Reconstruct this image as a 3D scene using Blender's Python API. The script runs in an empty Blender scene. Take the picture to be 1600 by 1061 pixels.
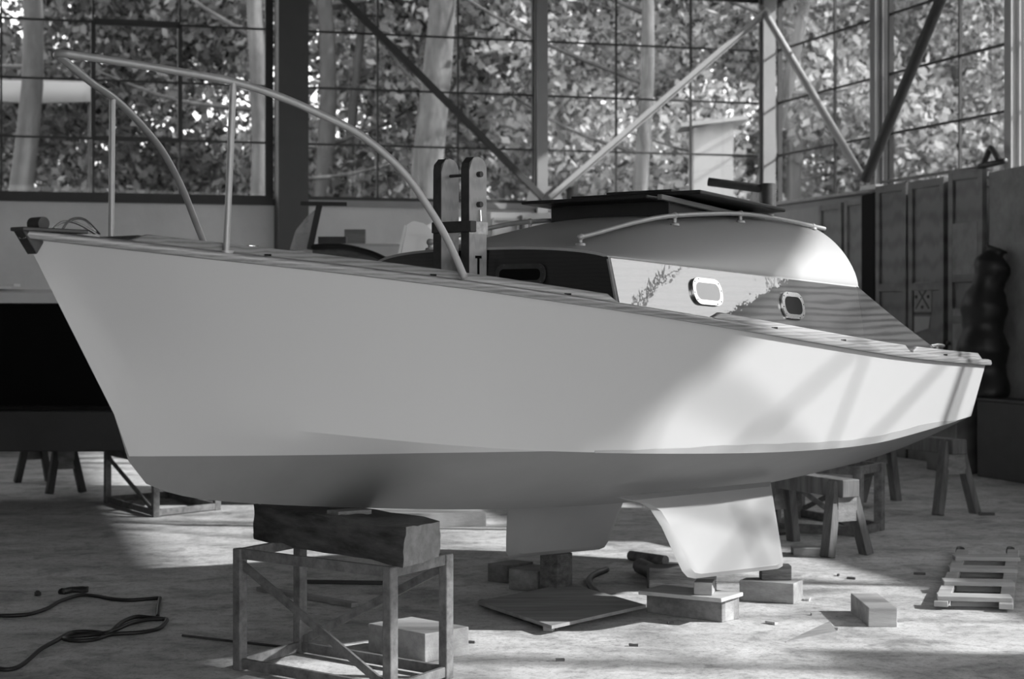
import bpy, bmesh, math, random
import numpy as np
from mathutils import Vector, Matrix, noise

# ------------------------------------------------------------------ camera, sky, sun
W_PX, H_PX, F, CAMH, HOR = 1600, 1061, 2850.0, 1.5, 490.0
SC = bpy.context.scene
COL = SC.collection
cam_d = bpy.data.cameras.new('camera'); cam = bpy.data.objects.new('camera', cam_d); COL.objects.link(cam)
cam.location = (0, 0, CAMH); cam.rotation_euler = (math.pi/2, 0, 0)
cam_d.sensor_width = 36; cam_d.lens = F/W_PX*36
cam_d.shift_y = (HOR - H_PX/2)/W_PX
cam_d.clip_end = 500
cam_d.dof.use_dof = True; cam_d.dof.focus_distance = 8.2; cam_d.dof.aperture_fstop = 3.6
SC.camera = cam

wd = bpy.data.worlds.new('sky'); SC.world = wd; wd.use_nodes = True
bg = wd.node_tree.nodes['Background']; bg.inputs[0].default_value = (1, 1, 1, 1); bg.inputs[1].default_value = 2.6

SUN = Vector((1.0, -0.12, 0.578)).normalized()
sd = bpy.data.lights.new('sun', 'SUN'); sun = bpy.data.objects.new('sun', sd); COL.objects.link(sun)
sd.energy = 6.3; sd.angle = math.radians(1.2); sd.color = (1, 1, 1)
sun.rotation_euler = SUN.to_track_quat('Z', 'Y').to_euler(); sun.location = (12, 6, 9)

SC.view_settings.view_transform = 'Standard'; SC.view_settings.look = 'None'
SC.view_settings.gamma = 1; SC.view_settings.use_curve_mapping = False
SC.view_settings.exposure = 0.35
SC.render.engine = 'CYCLES'
SC.cycles.max_bounces = 8; SC.cycles.diffuse_bounces = 4; SC.cycles.transparent_max_bounces = 24
SC.cycles.sample_clamp_indirect = 4

R = random.Random(7)
def P(px, py, Y): return Vector(((px-800)/F*Y, Y, CAMH-(py-HOR)/F*Y))
def G(px, py, z=0.0):                      # point of height z seen at a pixel
    Y = F*(CAMH-z)/(py-HOR); return Vector(((px-800)/F*Y, Y, z))

# ------------------------------------------------------------------ materials (all achromatic: a black and white photograph)
MATS = {}
def mat(name, g, rough=.7, var=0.0, scale=6.0, metal=0.0, coat=0.0, bump=0.0, bscale=60.0, stretch=None, spec=None, fine=0.0, coat_bump=0.0):
    if name in MATS: return MATS[name]
    m = bpy.data.materials.new(name); m.use_nodes = True; MATS[name] = m
    nt = m.node_tree; b = nt.nodes['Principled BSDF']
    b.inputs['Base Color'].default_value = (g, g, g, 1); b.inputs['Roughness'].default_value = rough
    b.inputs['Metallic'].default_value = metal; b.inputs['Coat Weight'].default_value = coat
    b.inputs['Coat Roughness'].default_value = .03
    if spec is not None: b.inputs['Specular IOR Level'].default_value = spec
    tc = nt.nodes.new('ShaderNodeTexCoord'); mp = nt.nodes.new('ShaderNodeMapping')
    nt.links.new(tc.outputs['Object'], mp.inputs[0])
    if stretch: mp.inputs['Scale'].default_value = stretch
    if var:
        n = nt.nodes.new('ShaderNodeTexNoise'); n.inputs['Scale'].default_value = scale; n.inputs['Detail'].default_value = 8
        n.inputs['Roughness'].default_value = .65
        nt.links.new(mp.outputs[0], n.inputs['Vector'])
        r = nt.nodes.new('ShaderNodeValToRGB')
        lo, hi = g*(1-var), g*(1+var)
        r.color_ramp.elements[0].position = .3; r.color_ramp.elements[0].color = (lo, lo, lo, 1)
        r.color_ramp.elements[1].position = .7; r.color_ramp.elements[1].color = (hi, hi, hi, 1)
        nt.links.new(n.outputs['Fac'], r.inputs[0]); nt.links.new(r.outputs[0], b.inputs['Base Color'])
    if bump:
        n2 = nt.nodes.new('ShaderNodeTexNoise'); n2.inputs['Scale'].default_value = bscale; n2.inputs['Detail'].default_value = 6
        nt.links.new(mp.outputs[0], n2.inputs['Vector'])
        bp = nt.nodes.new('ShaderNodeBump'); bp.inputs['Strength'].default_value = bump; bp.inputs['Distance'].default_value = .01
        nt.links.new(n2.outputs['Fac'], bp.inputs['Height']); nt.links.new(bp.outputs[0], b.inputs['Normal'])
    if coat_bump:
        n3 = nt.nodes.new('ShaderNodeTexNoise'); n3.inputs['Scale'].default_value = 9; n3.inputs['Detail'].default_value = 3
        nt.links.new(tc.outputs['Object'], n3.inputs['Vector'])
        bp = nt.nodes.new('ShaderNodeBump'); bp.inputs['Strength'].default_value = coat_bump; bp.inputs['Distance'].default_value = .004
        nt.links.new(n3.outputs['Fac'], bp.inputs['Height']); nt.links.new(bp.outputs[0], b.inputs['Coat Normal'])
    return m

def wood(name, lo, hi, rough=.6, coat=0.0, scale=(1.2, 14, 14), rings=3.0, dist=4.0, coat_bump=0.0, bump=.15):
    if name in MATS: return MATS[name]
    m = mat(name, lo, rough, coat=coat, coat_bump=coat_bump)
    nt = m.node_tree; b = nt.nodes['Principled BSDF']
    tc = nt.nodes.new('ShaderNodeTexCoord'); mp = nt.nodes.new('ShaderNodeMapping'); mp.inputs['Scale'].default_value = scale
    w = nt.nodes.new('ShaderNodeTexWave'); w.wave_type = 'BANDS'; w.bands_direction = 'Z'
    w.inputs['Scale'].default_value = rings; w.inputs['Distortion'].default_value = dist; w.inputs['Detail'].default_value = 4
    w.inputs['Detail Scale'].default_value = 1.3
    n = nt.nodes.new('ShaderNodeTexNoise'); n.inputs['Scale'].default_value = 3; n.inputs['Detail'].default_value = 8
    mx = nt.nodes.new('ShaderNodeMath'); mx.operation = 'MULTIPLY'
    r = nt.nodes.new('ShaderNodeValToRGB')
    r.color_ramp.elements[0].position = .1; r.color_ramp.elements[0].color = (lo, lo, lo, 1)
    r.color_ramp.elements[1].position = .65; r.color_ramp.elements[1].color = (hi, hi, hi, 1)
    L = nt.links.new
    L(tc.outputs['Object'], mp.inputs[0]); L(mp.outputs[0], w.inputs['Vector']); L(mp.outputs[0], n.inputs['Vector'])
    ad = nt.nodes.new('ShaderNodeMath'); ad.operation = 'MULTIPLY_ADD'; ad.inputs[1].default_value = .5
    L(w.outputs['Fac'], ad.inputs[0]); 
    h = nt.nodes.new('ShaderNodeMath'); h.operation = 'MULTIPLY'; h.inputs[1].default_value = .6; L(n.outputs['Fac'], h.inputs[0])
    L(h.outputs[0], ad.inputs[2]); L(ad.outputs[0], r.inputs[0]); L(r.outputs[0], b.inputs['Base Color'])
    if bump:
        bp = nt.nodes.new('ShaderNodeBump'); bp.inputs['Strength'].default_value = bump; bp.inputs['Distance'].default_value = .003
        L(ad.outputs[0], bp.inputs['Height']); L(bp.outputs[0], b.inputs['Normal'])
    return m

def glass_mat(name, refl=.12, rough=.0, tint=.95, dirt=0.0):
    if name in MATS: return MATS[name]
    m = bpy.data.materials.new(name); m.use_nodes = True; MATS[name] = m
    nt = m.node_tree; nt.nodes.clear()
    o = nt.nodes.new('ShaderNodeOutputMaterial'); mx = nt.nodes.new('ShaderNodeMixShader')
    t = nt.nodes.new('ShaderNodeBsdfTransparent'); t.inputs[0].default_value = (tint, tint, tint, 1)
    g = nt.nodes.new('ShaderNodeBsdfGlossy'); g.inputs['Roughness'].default_value = rough
    fr = nt.nodes.new('ShaderNodeFresnel'); fr.inputs[0].default_value = 1.45
    ml = nt.nodes.new('ShaderNodeMath'); ml.operation = 'MULTIPLY'; ml.inputs[1].default_value = refl*10
    L = nt.links.new
    L(fr.outputs[0], ml.inputs[0]); L(ml.outputs[0], mx.inputs[0]); L(t.outputs[0], mx.inputs[1]); L(g.outputs[0], mx.inputs[2])
    if dirt:
        df = nt.nodes.new('ShaderNodeBsdfDiffuse'); df.inputs[0].default_value = (.8, .8, .8, 1)
        n = nt.nodes.new('ShaderNodeTexNoise'); n.inputs['Scale'].default_value = 1.3; n.inputs['Detail'].default_value = 6
        m3 = nt.nodes.new('ShaderNodeMath'); m3.operation = 'MULTIPLY'; m3.inputs[1].default_value = dirt
        m2 = nt.nodes.new('ShaderNodeMixShader')
        tc = nt.nodes.new('ShaderNodeTexCoord'); L(tc.outputs['Object'], n.inputs['Vector'])
        L(n.outputs['Fac'], m3.inputs[0]); L(m3.outputs[0], m2.inputs[0]); L(mx.outputs[0], m2.inputs[1]); L(df.outputs[0], m2.inputs[2])
        L(m2.outputs[0], o.inputs[0])
    else: L(mx.outputs[0], o.inputs[0])
    return m

M_hull = mat('hull_paint', .50, .36, coat=.15, bump=.04, bscale=4)
M_boot = mat('waterline_undercoat', .33, .5, var=.06, scale=3)
M_anti = mat('bottom_paint', .19, .55, var=.07, scale=2.5)
M_keelp = mat('keel_paint', .27, .5, var=.04, scale=3)
M_roof = mat('roof_paint', .37, .4, bump=.03, bscale=5)
M_teak = wood('varnished_strake_wood', .12, .28, .35, coat=.5, scale=(1.0, 10, 10), rings=2)
M_deckw = wood('deck_plywood', .07, .12, .35, coat=.3, scale=(.8, 6, 2))
M_mahog = wood('varnished_mahogany', .014, .085, .3, coat=1.0, scale=(.55, 1, 4.2), rings=2.2, dist=5.0, coat_bump=.25, bump=0)
M_mahog.node_tree.nodes['Principled BSDF'].inputs['Coat IOR'].default_value = 2.1
M_cabf = wood('dark_varnished_front', .006, .016, .3, coat=.35, scale=(1, 3, 6), rings=3, coat_bump=.2, bump=0)
M_chrome = mat('polished_metal', .75, .18, metal=1.0)
M_tube = mat('galvanised_tube', .40, .38, metal=.25, var=.08, scale=12)
M_dull = mat('dull_dark_metal', .06, .5, metal=.3, var=.3, scale=15)
M_white = mat('white_enamel', .8, .3)
M_ply = mat('pale_plywood', 0.400, .75, var=0.26, scale=2, bump=0.25, bscale=25, stretch=(.6, 5, 5))
M_plyd = mat('weathered_plywood', 0.255, .75, var=0.33, scale=2, bump=0.25, bscale=25, stretch=(.6, 5, 5))
M_oldw = mat('rough_old_timber', 0.095, .75, var=0.75, scale=6, bump=0.7, bscale=25, stretch=(.6, 5, 5))
M_horse = mat('sawhorse_wood', 0.120, .75, var=0.54, scale=4, bump=0.25, bscale=25, stretch=(4, 4, .5))
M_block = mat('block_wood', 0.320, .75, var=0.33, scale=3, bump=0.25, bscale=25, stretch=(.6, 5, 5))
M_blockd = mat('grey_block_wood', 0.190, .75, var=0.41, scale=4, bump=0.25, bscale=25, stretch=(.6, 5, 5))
M_steel = mat('rusty_angle_iron', .14, .7, metal=.0, var=.5, scale=18, bump=.3, bscale=80)
M_frame = mat('window_steel', .035, .55, var=.1, scale=5)
M_post = mat('grey_post_paint', .30, .6, var=.06, scale=4)
M_column = mat('column_paint', .075, .6, var=.06, scale=4)
M_brL = mat('pale_brace_paint', .42, .55, var=.08, scale=6)
M_brD = mat('dark_brace_paint', .05, .55, var=.15, scale=6)
M_glass = glass_mat('window_glass', .04, .0, .97, dirt=.012)
M_glass2 = glass_mat('clear_glass', .12, .02, .9)
M_black = mat('black_hull_paint', .003, .6, spec=.1)
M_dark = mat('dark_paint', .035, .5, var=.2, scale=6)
M_rubber = mat('black_rubber', .012, .5)
M_wall = mat('plaster', .66, .85, var=.10, scale=1.6, bump=.2, bscale=30)
M_ceil = mat('ceiling_boards', .20, .9, var=.1, scale=2)
M_door1 = wood('dark_door_wood', .06, .13, .45, coat=.2, scale=(2, 2, .7), rings=2)
M_door2 = wood('mid_door_wood', .16, .25, .5, scale=(2, 2, .7), rings=2)
M_door3 = mat('pale_board', .34, .7, var=.12, scale=3)
M_worn = mat('worn_pale_panel', .26, .8, var=.3, scale=4)
M_bark = mat('bark', .09, .9, var=.6, scale=5, bump=1, bscale=20, stretch=(1, 1, .3))
M_barkd = mat('dark_bark', .06, .9, var=.4, scale=5, bump=1, bscale=20, stretch=(1, 1, .3))
M_grass = mat('grass', .09, .95, var=.5, scale=3)
M_paper = mat('white_paper', .75, .8)

M_oldw2 = mat('cracked_timber', .07, .9, var=.75, scale=4, bump=1, bscale=14, stretch=(1, 1, 5))
M_endg = mat('dusty_sunlit_end_grain', .20, .85, var=.3, scale=20, bump=.4)  # dusty end grain, made paler still for the sunlight on that end
def leaf_mat(name, lo, hi):
    m = bpy.data.materials.new(name); m.use_nodes = True; nt = m.node_tree; nt.nodes.clear(); L = nt.links.new
    o = nt.nodes.new('ShaderNodeOutputMaterial'); mx = nt.nodes.new('ShaderNodeMixShader'); mx.inputs[0].default_value = .45
    d = nt.nodes.new('ShaderNodeBsdfDiffuse'); t = nt.nodes.new('ShaderNodeBsdfTranslucent')
    g = nt.nodes.new('ShaderNodeNewGeometry'); r = nt.nodes.new('ShaderNodeValToRGB')
    r.color_ramp.elements[0].color = (lo, lo, lo, 1); r.color_ramp.elements[1].color = (hi, hi, hi, 1)
    L(g.outputs['Random Per Island'], r.inputs[0]); L(r.outputs[0], d.inputs[0]); L(r.outputs[0], t.inputs[0])
    L(d.outputs[0], mx.inputs[1]); L(t.outputs[0], mx.inputs[2]); L(mx.outputs[0], o.inputs[0])
    return m
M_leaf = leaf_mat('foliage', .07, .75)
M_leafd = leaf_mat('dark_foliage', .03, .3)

# concrete floor with dust and stains
M_floor = mat('concrete', .50, .85, var=.15, scale=1.1, bump=.35, bscale=25)
def floor_nodes():
    nt = M_floor.node_tree; b = nt.nodes['Principled BSDF']; L = nt.links.new
    src = b.inputs['Base Color'].links[0].from_socket
    tc = nt.nodes.new('ShaderNodeTexCoord')
    n = nt.nodes.new('ShaderNodeTexNoise'); n.inputs['Scale'].default_value = 14; n.inputs['Detail'].default_value = 10; n.inputs['Roughness'].default_value = .75
    L(tc.outputs['Object'], n.inputs['Vector'])
    r = nt.nodes.new('ShaderNodeValToRGB'); r.color_ramp.elements[0].position = .32; r.color_ramp.elements[0].color = (.55, .55, .55, 1)
    r.color_ramp.elements[1].position = .5; r.color_ramp.elements[1].color = (1, 1, 1, 1)
    e = r.color_ramp.elements.new(.75); e.color = (1.1, 1.1, 1.1, 1)
    L(n.outputs['Fac'], r.inputs[0])
    mp = nt.nodes.new('ShaderNodeMapping'); mp.inputs['Scale'].default_value = (.6, 1.3, 1); mp.inputs['Rotation'].default_value = (0, 0, .25)
    n2 = nt.nodes.new('ShaderNodeTexNoise'); n2.inputs['Scale'].default_value = 2.0; n2.inputs['Detail'].default_value = 6
    L(tc.outputs['Object'], mp.inputs[0]); L(mp.outputs[0], n2.inputs['Vector'])
    r2 = nt.nodes.new('ShaderNodeValToRGB'); r2.color_ramp.elements[0].position = .35; r2.color_ramp.elements[0].color = (.8, .8, .8, 1)
    r2.color_ramp.elements[1].position = .6; r2.color_ramp.elements[1].color = (1.05, 1.05, 1.05, 1)
    L(n2.outputs['Fac'], r2.inputs[0])
    n4 = nt.nodes.new('ShaderNodeTexNoise'); n4.inputs['Scale'].default_value = 55; n4.inputs['Detail'].default_value = 5; n4.inputs['Roughness'].default_value = .7
    L(tc.outputs['Object'], n4.inputs['Vector'])
    r3 = nt.nodes.new('ShaderNodeValToRGB'); r3.color_ramp.elements[0].position = .30; r3.color_ramp.elements[0].color = (.45, .45, .45, 1)
    r3.color_ramp.elements[1].position = .46; r3.color_ramp.elements[1].color = (1.05, 1.05, 1.05, 1)
    L(n4.outputs['Fac'], r3.inputs[0])
    n5 = nt.nodes.new('ShaderNodeTexNoise'); n5.inputs['Scale'].default_value = 3.2; n5.inputs['Detail'].default_value = 9; n5.inputs['Roughness'].default_value = .7; n5.inputs['Distortion'].default_value = .6
    L(tc.outputs['Object'], n5.inputs['Vector'])
    r5 = nt.nodes.new('ShaderNodeValToRGB'); r5.color_ramp.elements[0].position = .36; r5.color_ramp.elements[0].color = (.62, .62, .62, 1)
    r5.color_ramp.elements[1].position = .52; r5.color_ramp.elements[1].color = (1.05, 1.05, 1.05, 1)
    L(n5.outputs['Fac'], r5.inputs[0])
    for rr in (r, r2, r3, r5):
        mx = nt.nodes.new('ShaderNodeMix'); mx.data_type = 'RGBA'; mx.blend_type = 'MULTIPLY'; mx.inputs['Factor'].default_value = 1
        L(src, mx.inputs['A']); L(rr.outputs[0], mx.inputs['B']); src = mx.outputs['Result']
    L(src, b.inputs['Base Color'])
floor_nodes()

# ------------------------------------------------------------------ mesh helpers
class MB:
    def __init__(s): s.b = bmesh.new()
    def box8(s, c, mi=0):
        v = [s.b.verts.new(p) for p in c]
        for q in ((0, 1, 2, 3), (7, 6, 5, 4), (0, 4, 5, 1), (1, 5, 6, 2), (2, 6, 7, 3), (3, 7, 4, 0)):
            f = s.b.faces.new([v[i] for i in q]); f.material_index = mi
        return s
    def box(s, c, sz, rz=0, mi=0):
        c = Vector(c); hx, hy, hz = sz[0]/2, sz[1]/2, sz[2]/2; m = Matrix.Rotation(rz, 3, 'Z')
        return s.box8([c+m @ Vector(p) for p in ((-hx, -hy, -hz), (hx, -hy, -hz), (hx, hy, -hz), (-hx, hy, -hz), (-hx, -hy, hz), (hx, -hy, hz), (hx, hy, hz), (-hx, hy, hz))], mi)
    def bar(s, p, q, w, h, side=None, mi=0):          # bar from p to q, w along side, h across
        p, q = Vector(p), Vector(q); d = (q-p).normalized()
        if side is None: side = Vector((0, 0, 1)).cross(d) if abs(d.z) < .95 else Vector((1, 0, 0))
        u = Vector(side); u = (u-d*u.dot(d)).normalized(); t = d.cross(u).normalized()
        u = u*w/2; t = t*h/2
        return s.box8([p-u-t, p+u-t, p+u+t, p-u+t, q-u-t, q+u-t, q+u+t, q-u+t], mi)
    def prism(s, pts, ext):                            # polygon extruded by a vector
        ext = Vector(ext); a = [s.b.verts.new(p) for p in pts]; b = [s.b.verts.new(Vector(p)+ext) for p in pts]
        s.b.faces.new(a); s.b.faces.new(list(reversed(b)))
        for i in range(len(a)):
            j = (i+1) % len(a); s.b.faces.new((a[j], a[i], b[i], b[j]))
        return s
    def tube(s, pts, r, n=10, closed=False, caps=True):
        pts = [Vector(p) for p in pts]; rs = r if isinstance(r, (list, tuple)) else [r]*len(pts); rings = []
        N = len(pts); prev = None
        for i, p in enumerate(pts):
            if closed: d = pts[(i+1) % N]-pts[i-1]
            else: d = pts[min(i+1, N-1)]-pts[max(i-1, 0)]
            d.normalize()
            if prev is None: u = d.orthogonal().normalized()
            else: u = (prev-d*prev.dot(d)).normalized()
            prev = u; t = d.cross(u)
            rings.append([s.b.verts.new(p+(u*math.cos(a)+t*math.sin(a))*rs[i]) for a in [2*math.pi*k/n for k in range(n)]])
        for i in range(N if closed else N-1):
            A, B = rings[i], rings[(i+1) % N]
            for k in range(n): s.b.faces.new((A[k], A[(k+1) % n], B[(k+1) % n], B[k]))
        if caps and not closed: s.b.faces.new(rings[0][::-1]); s.b.faces.new(rings[-1])
        return s
    def grid(s, rows, mi=0, skip=None):
        V = [[s.b.verts.new(p) for p in r] for r in rows]
        for i in range(len(V)-1):
            for j in range(len(V[0])-1):
                if skip and skip(i, j): continue
                f = s.b.faces.new((V[i][j], V[i+1][j], V[i+1][j+1], V[i][j+1])); f.material_index = mi[j] if isinstance(mi, list) else mi
        return V
    def sphere(s, c, r, n=10):
        bmesh.ops.create_uvsphere(s.b, u_segments=n*2, v_segments=n, radius=r, matrix=Matrix.Translation(Vector(c))); return s
    def rough(s, cuts, amp, sc=6):
        bmesh.ops.subdivide_edges(s.b, edges=s.b.edges[:], cuts=cuts, use_grid_fill=True)
        for v in s.b.verts:
            v.co += noise.noise_vector(v.co*sc)*amp + noise.noise_vector(v.co*sc*4)*amp*.4
        return s
    def build(s, name, m, parent=None, smooth=False, bev=0, origin=None, weld=0):
        if weld: bmesh.ops.remove_doubles(s.b, verts=s.b.verts[:], dist=weld)
        bmesh.ops.recalc_face_normals(s.b, faces=s.b.faces[:])
        me = bpy.data.meshes.new(name)
        if origin is not None:
            for v in s.b.verts: v.co -= Vector(origin)
        s.b.to_mesh(me); s.b.free()
        for mm in (m if isinstance(m, (list, tuple)) else [m]): me.materials.append(mm)
        o = bpy.data.objects.new(name, me); COL.objects.link(o)
        if origin is not None: o.location = origin
        if parent: o.parent = parent
        if smooth:
            for p in me.polygons: p.use_smooth = True
            if smooth != True:
                me.set_sharp_from_angle(angle=math.radians(smooth))
        if bev:
            b = o.modifiers.new('bevel', 'BEVEL'); b.width = bev; b.segments = 2; b.limit_method = 'ANGLE'
        return o
def tag(o, label=None, cat=None, group=None, kind=None):
    if label: o['label'] = label
    if cat: o['category'] = cat
    if group: o['group'] = group
    if kind: o['kind'] = kind
    return o
def empty(name, loc, label, cat, group=None, rz=0):
    o = bpy.data.objects.new(name, None); COL.objects.link(o); o.location = loc; o.rotation_euler = (0, 0, rz); o.empty_display_size = .1
    return tag(o, label, cat, group)
def smoothline(pts, k=8):                             # catmull-rom through points
    pts = [Vector(p) for p in pts]; out = []
    for i in range(len(pts)-1):
        p0, p1, p2, p3 = pts[max(i-1, 0)], pts[i], pts[i+1], pts[min(i+2, len(pts)-1)]
        for j in range(k):
            t = j/k
            out.append(.5*((2*p1)+(p2-p0)*t+(2*p0-5*p1+4*p2-p3)*t*t+(3*p1-p0-3*p2+p3)*t**3))
    out.append(pts[-1]); return out

# ------------------------------------------------------------------ building shell
K = Vector((3.2, 22.5, 0)); BW = Vector((-.9594, -.2819, 0)); RW = Vector((.2858, -.958, 0))   # corner, back wall to the left, right wall to us
BN = Vector((.2819, -.9594, 0)); RN = Vector((-.958, -.2858, 0))                            # inward normals
def wb(j, off=0.0, z=0.0): return K+BW*j+BN*off+Vector((0, 0, z))
def wr(k, off=0.0, z=0.0): return K+RW*k+RN*off+Vector((0, 0, z))
def kpx(px):
    r = (px-800)/F; return (K.y*r-K.x)/(RW.x-RW.y*r)
def jpx(px):
    r = (px-800)/F; return (K.y*r-K.x)/(BW.x-BW.y*r)
SILL, ROW, NR, CEIL = 2.80, .648, 4, 5.9
HEAD = SILL+ROW*4-.012
JL, KL = 15.5, 27.0
pL = wb(JL); pR = wr(KL)
def struct(o): o['kind'] = 'structure'; return o
fl = MB(); fl.prism([pL+BW*.3+BN*-.3, K+Vector((.3, .35, 0)), pR+RN*-.3+RW*.2, Vector((pL.x-.3, pR.y-.3, 0))][::-1], (0, 0, -.12)); struct(fl.build('floor', M_floor))
ce = MB(); ce.prism([wb(JL+.6, -.5, CEIL), K+Vector((.5, .6, CEIL)), wr(KL, -.5, CEIL), Vector((pL.x-.5, pR.y-.3, CEIL))], (0, 0, .25)); struct(ce.build('ceiling', M_ceil))
def wall(name, A, N, L, z0, z1, m, th=.25):
    b = MB(); d = L
    b.prism([A+Vector((0, 0, z0)), A+d+Vector((0, 0, z0)), A+d+Vector((0, 0, z1)), A+Vector((0, 0, z1))], -N*th); return b
b = wall('', K, BN, BW*JL, 0, SILL, M_wall)
b.prism([wb(0, 0, HEAD), wb(JL, 0, HEAD), wb(JL, 0, CEIL), wb(0, 0, CEIL)], -BN*.25); struct(b.build('wall_back', M_wall))
b = wall('', K, RN, RW*KL, 0, SILL, M_wall)
b.prism([wr(0, 0, HEAD), wr(KL, 0, HEAD), wr(KL, 0, CEIL), wr(0, 0, CEIL)], -RN*.25); struct(b.build('wall_right', M_wall))
b = MB(); b.prism([pL, Vector((pL.x, pR.y, 0)), Vector((pL.x, pR.y, CEIL)), pL+Vector((0, 0, CEIL))], (-.25, 0, 0)); struct(b.build('wall_left', M_wall))

b = MB(); yF = pR.y
for x0, x1, z0, z1 in ((pL.x, -2.0, 0, CEIL), (-2.0, pR.x, 4.6, CEIL)): b.box(((x0+x1)/2, yF-.12, (z0+z1)/2), (x1-x0, .24, z1-z0))
struct(b.build('wall_front_unseen', M_wall))  # unseen wall behind the camera, added to cut the light on the bow
def window(name, at, n, e0, e1, cols, rows=NR, thick=None, border=.03, bm=M_frame, casement=None, z0=SILL, z1=HEAD):
    root = bpy.data.objects.new(name, None); COL.objects.link(root); root.location = at(e0, -.08, z0); root['kind'] = 'structure'
    O = Vector(root.location)
    f = MB(); zr = [SILL+ROW*i for i in range(1, 4)]
    for e in cols: f.bar(at(e, -.08, z0), at(e, -.08, z1), .022, .03, side=at(1)-at(0))
    for z in zr: f.bar(at(e0, -.08, z), at(e1, -.08, z), .022, .03, side=(0, 0, 1))
    f.bar(at(e0, -.08, z0+.02), at(e1, -.08, z0+.02), .05, .05, side=(0, 0, 1))
    f.bar(at(e0, -.08, z1-.02), at(e1, -.08, z1-.02), .05, .05, side=(0, 0, 1))
    for e, s in ((e0, 1), (e1, -1)): f.bar(at(e+s*border/2, -.08, z0), at(e+s*border/2, -.08, z1), border, .06, side=at(1)-at(0))
    f.build('window_frame', bm, root, origin=None).location = -O
    if casement:
        c = MB(); a0, a1, za, zb = casement
        for e in (a0, a1): c.bar(at(e, -.06, za), at(e, -.06, zb), .05, .06, side=at(1)-at(0))
        for z, w in ((za, .05), (zb, .07)): c.bar(at(a0, -.06, z), at(a1, -.06, z), w, .06, side=(0, 0, 1))
        c.build('casement', M_dark, root).location = -O
    g = MB(); g.prism([at(e0, -.082, z0), at(e1, -.082, z0), at(e1, -.082, z1), at(e0, -.082, z1)], (at(0)-at(0, 1))*.004)
    g.build('glass', M_glass, root).location = -O
    s = MB(); s.box8([at(e0, -.02, z0-.07), at(e1, -.02, z0-.07), at(e1, .07, z0-.07), at(e0, .07, z0-.07), at(e0, -.02, z0), at(e1, -.02, z0), at(e1, .07, z0), at(e0, .07, z0)])
    s.build('window_sill', M_frame if name in ('window_1',) else M_post, root).location = -O
    return root
jp = [0, jpx(843), jpx(475)]
window('window_2', wb, 0, .06, jp[1]-.04, [jpx(1083), jpx(966)])
window('window_3', wb, 0, jp[1]+.04, jpx(478), [jpx(718), jpx(592)])
window('window_1', wb, 0, jpx(428), jpx(0)+2.1, [jpx(282), jpx(146), jpx(2), jpx(2)+.97], border=.09, bm=M_dark, casement=(jpx(282), jpx(146), SILL+ROW, SILL+ROW*3))
window('window_4', wb, 0, jpx(0)+2.2, JL-.1, [jpx(0)+3.2, jpx(0)+4.1])
kp = [0, kpx(1377), kpx(1590)]; step = kp[2]-kp[1]
while kp[-1]+step < KL: kp.append(kp[-1]+step)
for i in range(len(kp)-1):
    e0, e1 = kp[i]+.05, kp[i+1]-.05
    c = kpx(1295) if i == 0 else kpx(1489) if i == 1 else (e0+e1)/2
    window('window_%d' % (i+5), wr, 0, e0, e1, [c])

def post(name, at, e, w, dep, off, m, label, z0=0.0, cat='column', group=None, flange=True):
    root = empty(name, at(e, off, z0), label, cat, group); O = Vector(root.location); b = MB(); s = at(1)-at(0)
    b.bar(at(e, off+dep/2, z0), at(e, off+dep/2, CEIL), .02 if flange else w, dep, side=s)
    if flange:
        for q in (.01, dep): b.bar(at(e, off+q, z0), at(e, off+q, CEIL), w, .015, side=s)
    b.build('shaft', m, root).location = -O
    pl = MB(); pl.bar(at(e, off+dep/2, z0), at(e, off+dep/2, z0+.02), w+.06, dep+.06, side=s)
    pl.build('base_plate', M_dark, root).location = -O
    return root
post('steel_column', wb, jpx(843), .13, .12, .0, M_post, 'slim grey steel post dividing the back windows, where the two diagonal braces meet')
post('steel_column', wb, .1, .16, .14, .02, M_post, 'grey steel post in the far corner of the hall between the back and right windows')
post('steel_column', wb, (jpx(475)+jpx(428))/2, .34, .32, .0, M_column, 'massive square dark grey column left of the cabin boat between the back windows', flange=False)
nm = {1: 'pale upright post in the right wall where a pale and a dark brace meet', 2: 'pale upright post at the right edge of the photo beside the windows'}
for i, k in enumerate(kp[1:-1], 1):
    post('steel_column', wr, k, .12 if i < 3 else .06, .1, .0, M_post if i != 2 else M_brL, nm.get(i, 'upright post of the right window wall beyond the frame'), group=None if i in nm else 'posts of the right window wall out of view')
def brace(at, e0, z0, e1, z1, m, w, label, off=.25, group=None, rnd=False):
    p, q = at(e0, off, z0), at(e1, off, z1); b = MB()
    if rnd: b.tube([p, q], w/2, 12)
    else:
        b.bar(p, q, w, .012, side=(0, 0, 1)); b.bar(p+Vector((0, 0, -w/2)), q+Vector((0, 0, -w/2)), .012, w*.8, side=(0, 0, 1))
    return tag(b.build('diagonal_brace', m, smooth=40 if rnd else False, origin=p), label, 'brace', group)
brace(wb, jpx(480)+.02, 5.45, jpx(838), 2.86, M_brD, .085, 'dark steel diagonal brace sloping down to the right across the back windows')
brace(wb, .15, 5.2, jpx(850), 2.86, M_brL, .085, 'pale steel diagonal brace rising to the right corner across the back windows')
brace(wr, .12, 5.25, kp[1]-.1, 3.0, M_brL, .09, 'pale diagonal brace sloping down to the right on the right window wall', rnd=True, off=.19)
brace(wr, kp[1], 2.95, kp[2]-.6, 5.15, M_brD, .12, 'thick dark diagonal brace rising to the right on the right window wall', rnd=True, off=.19)
for i in range(2, len(kp)-1):
    a, c = (5.3, 2.9) if i % 2 == 0 else (2.9, 5.3)
    brace(wr, kp[i]+.1, a, kp[i+1]-.1, c, M_brD, .05, 'diagonal brace of the right window wall beyond the frame', rnd=True, group='braces of the right window wall out of view')
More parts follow.
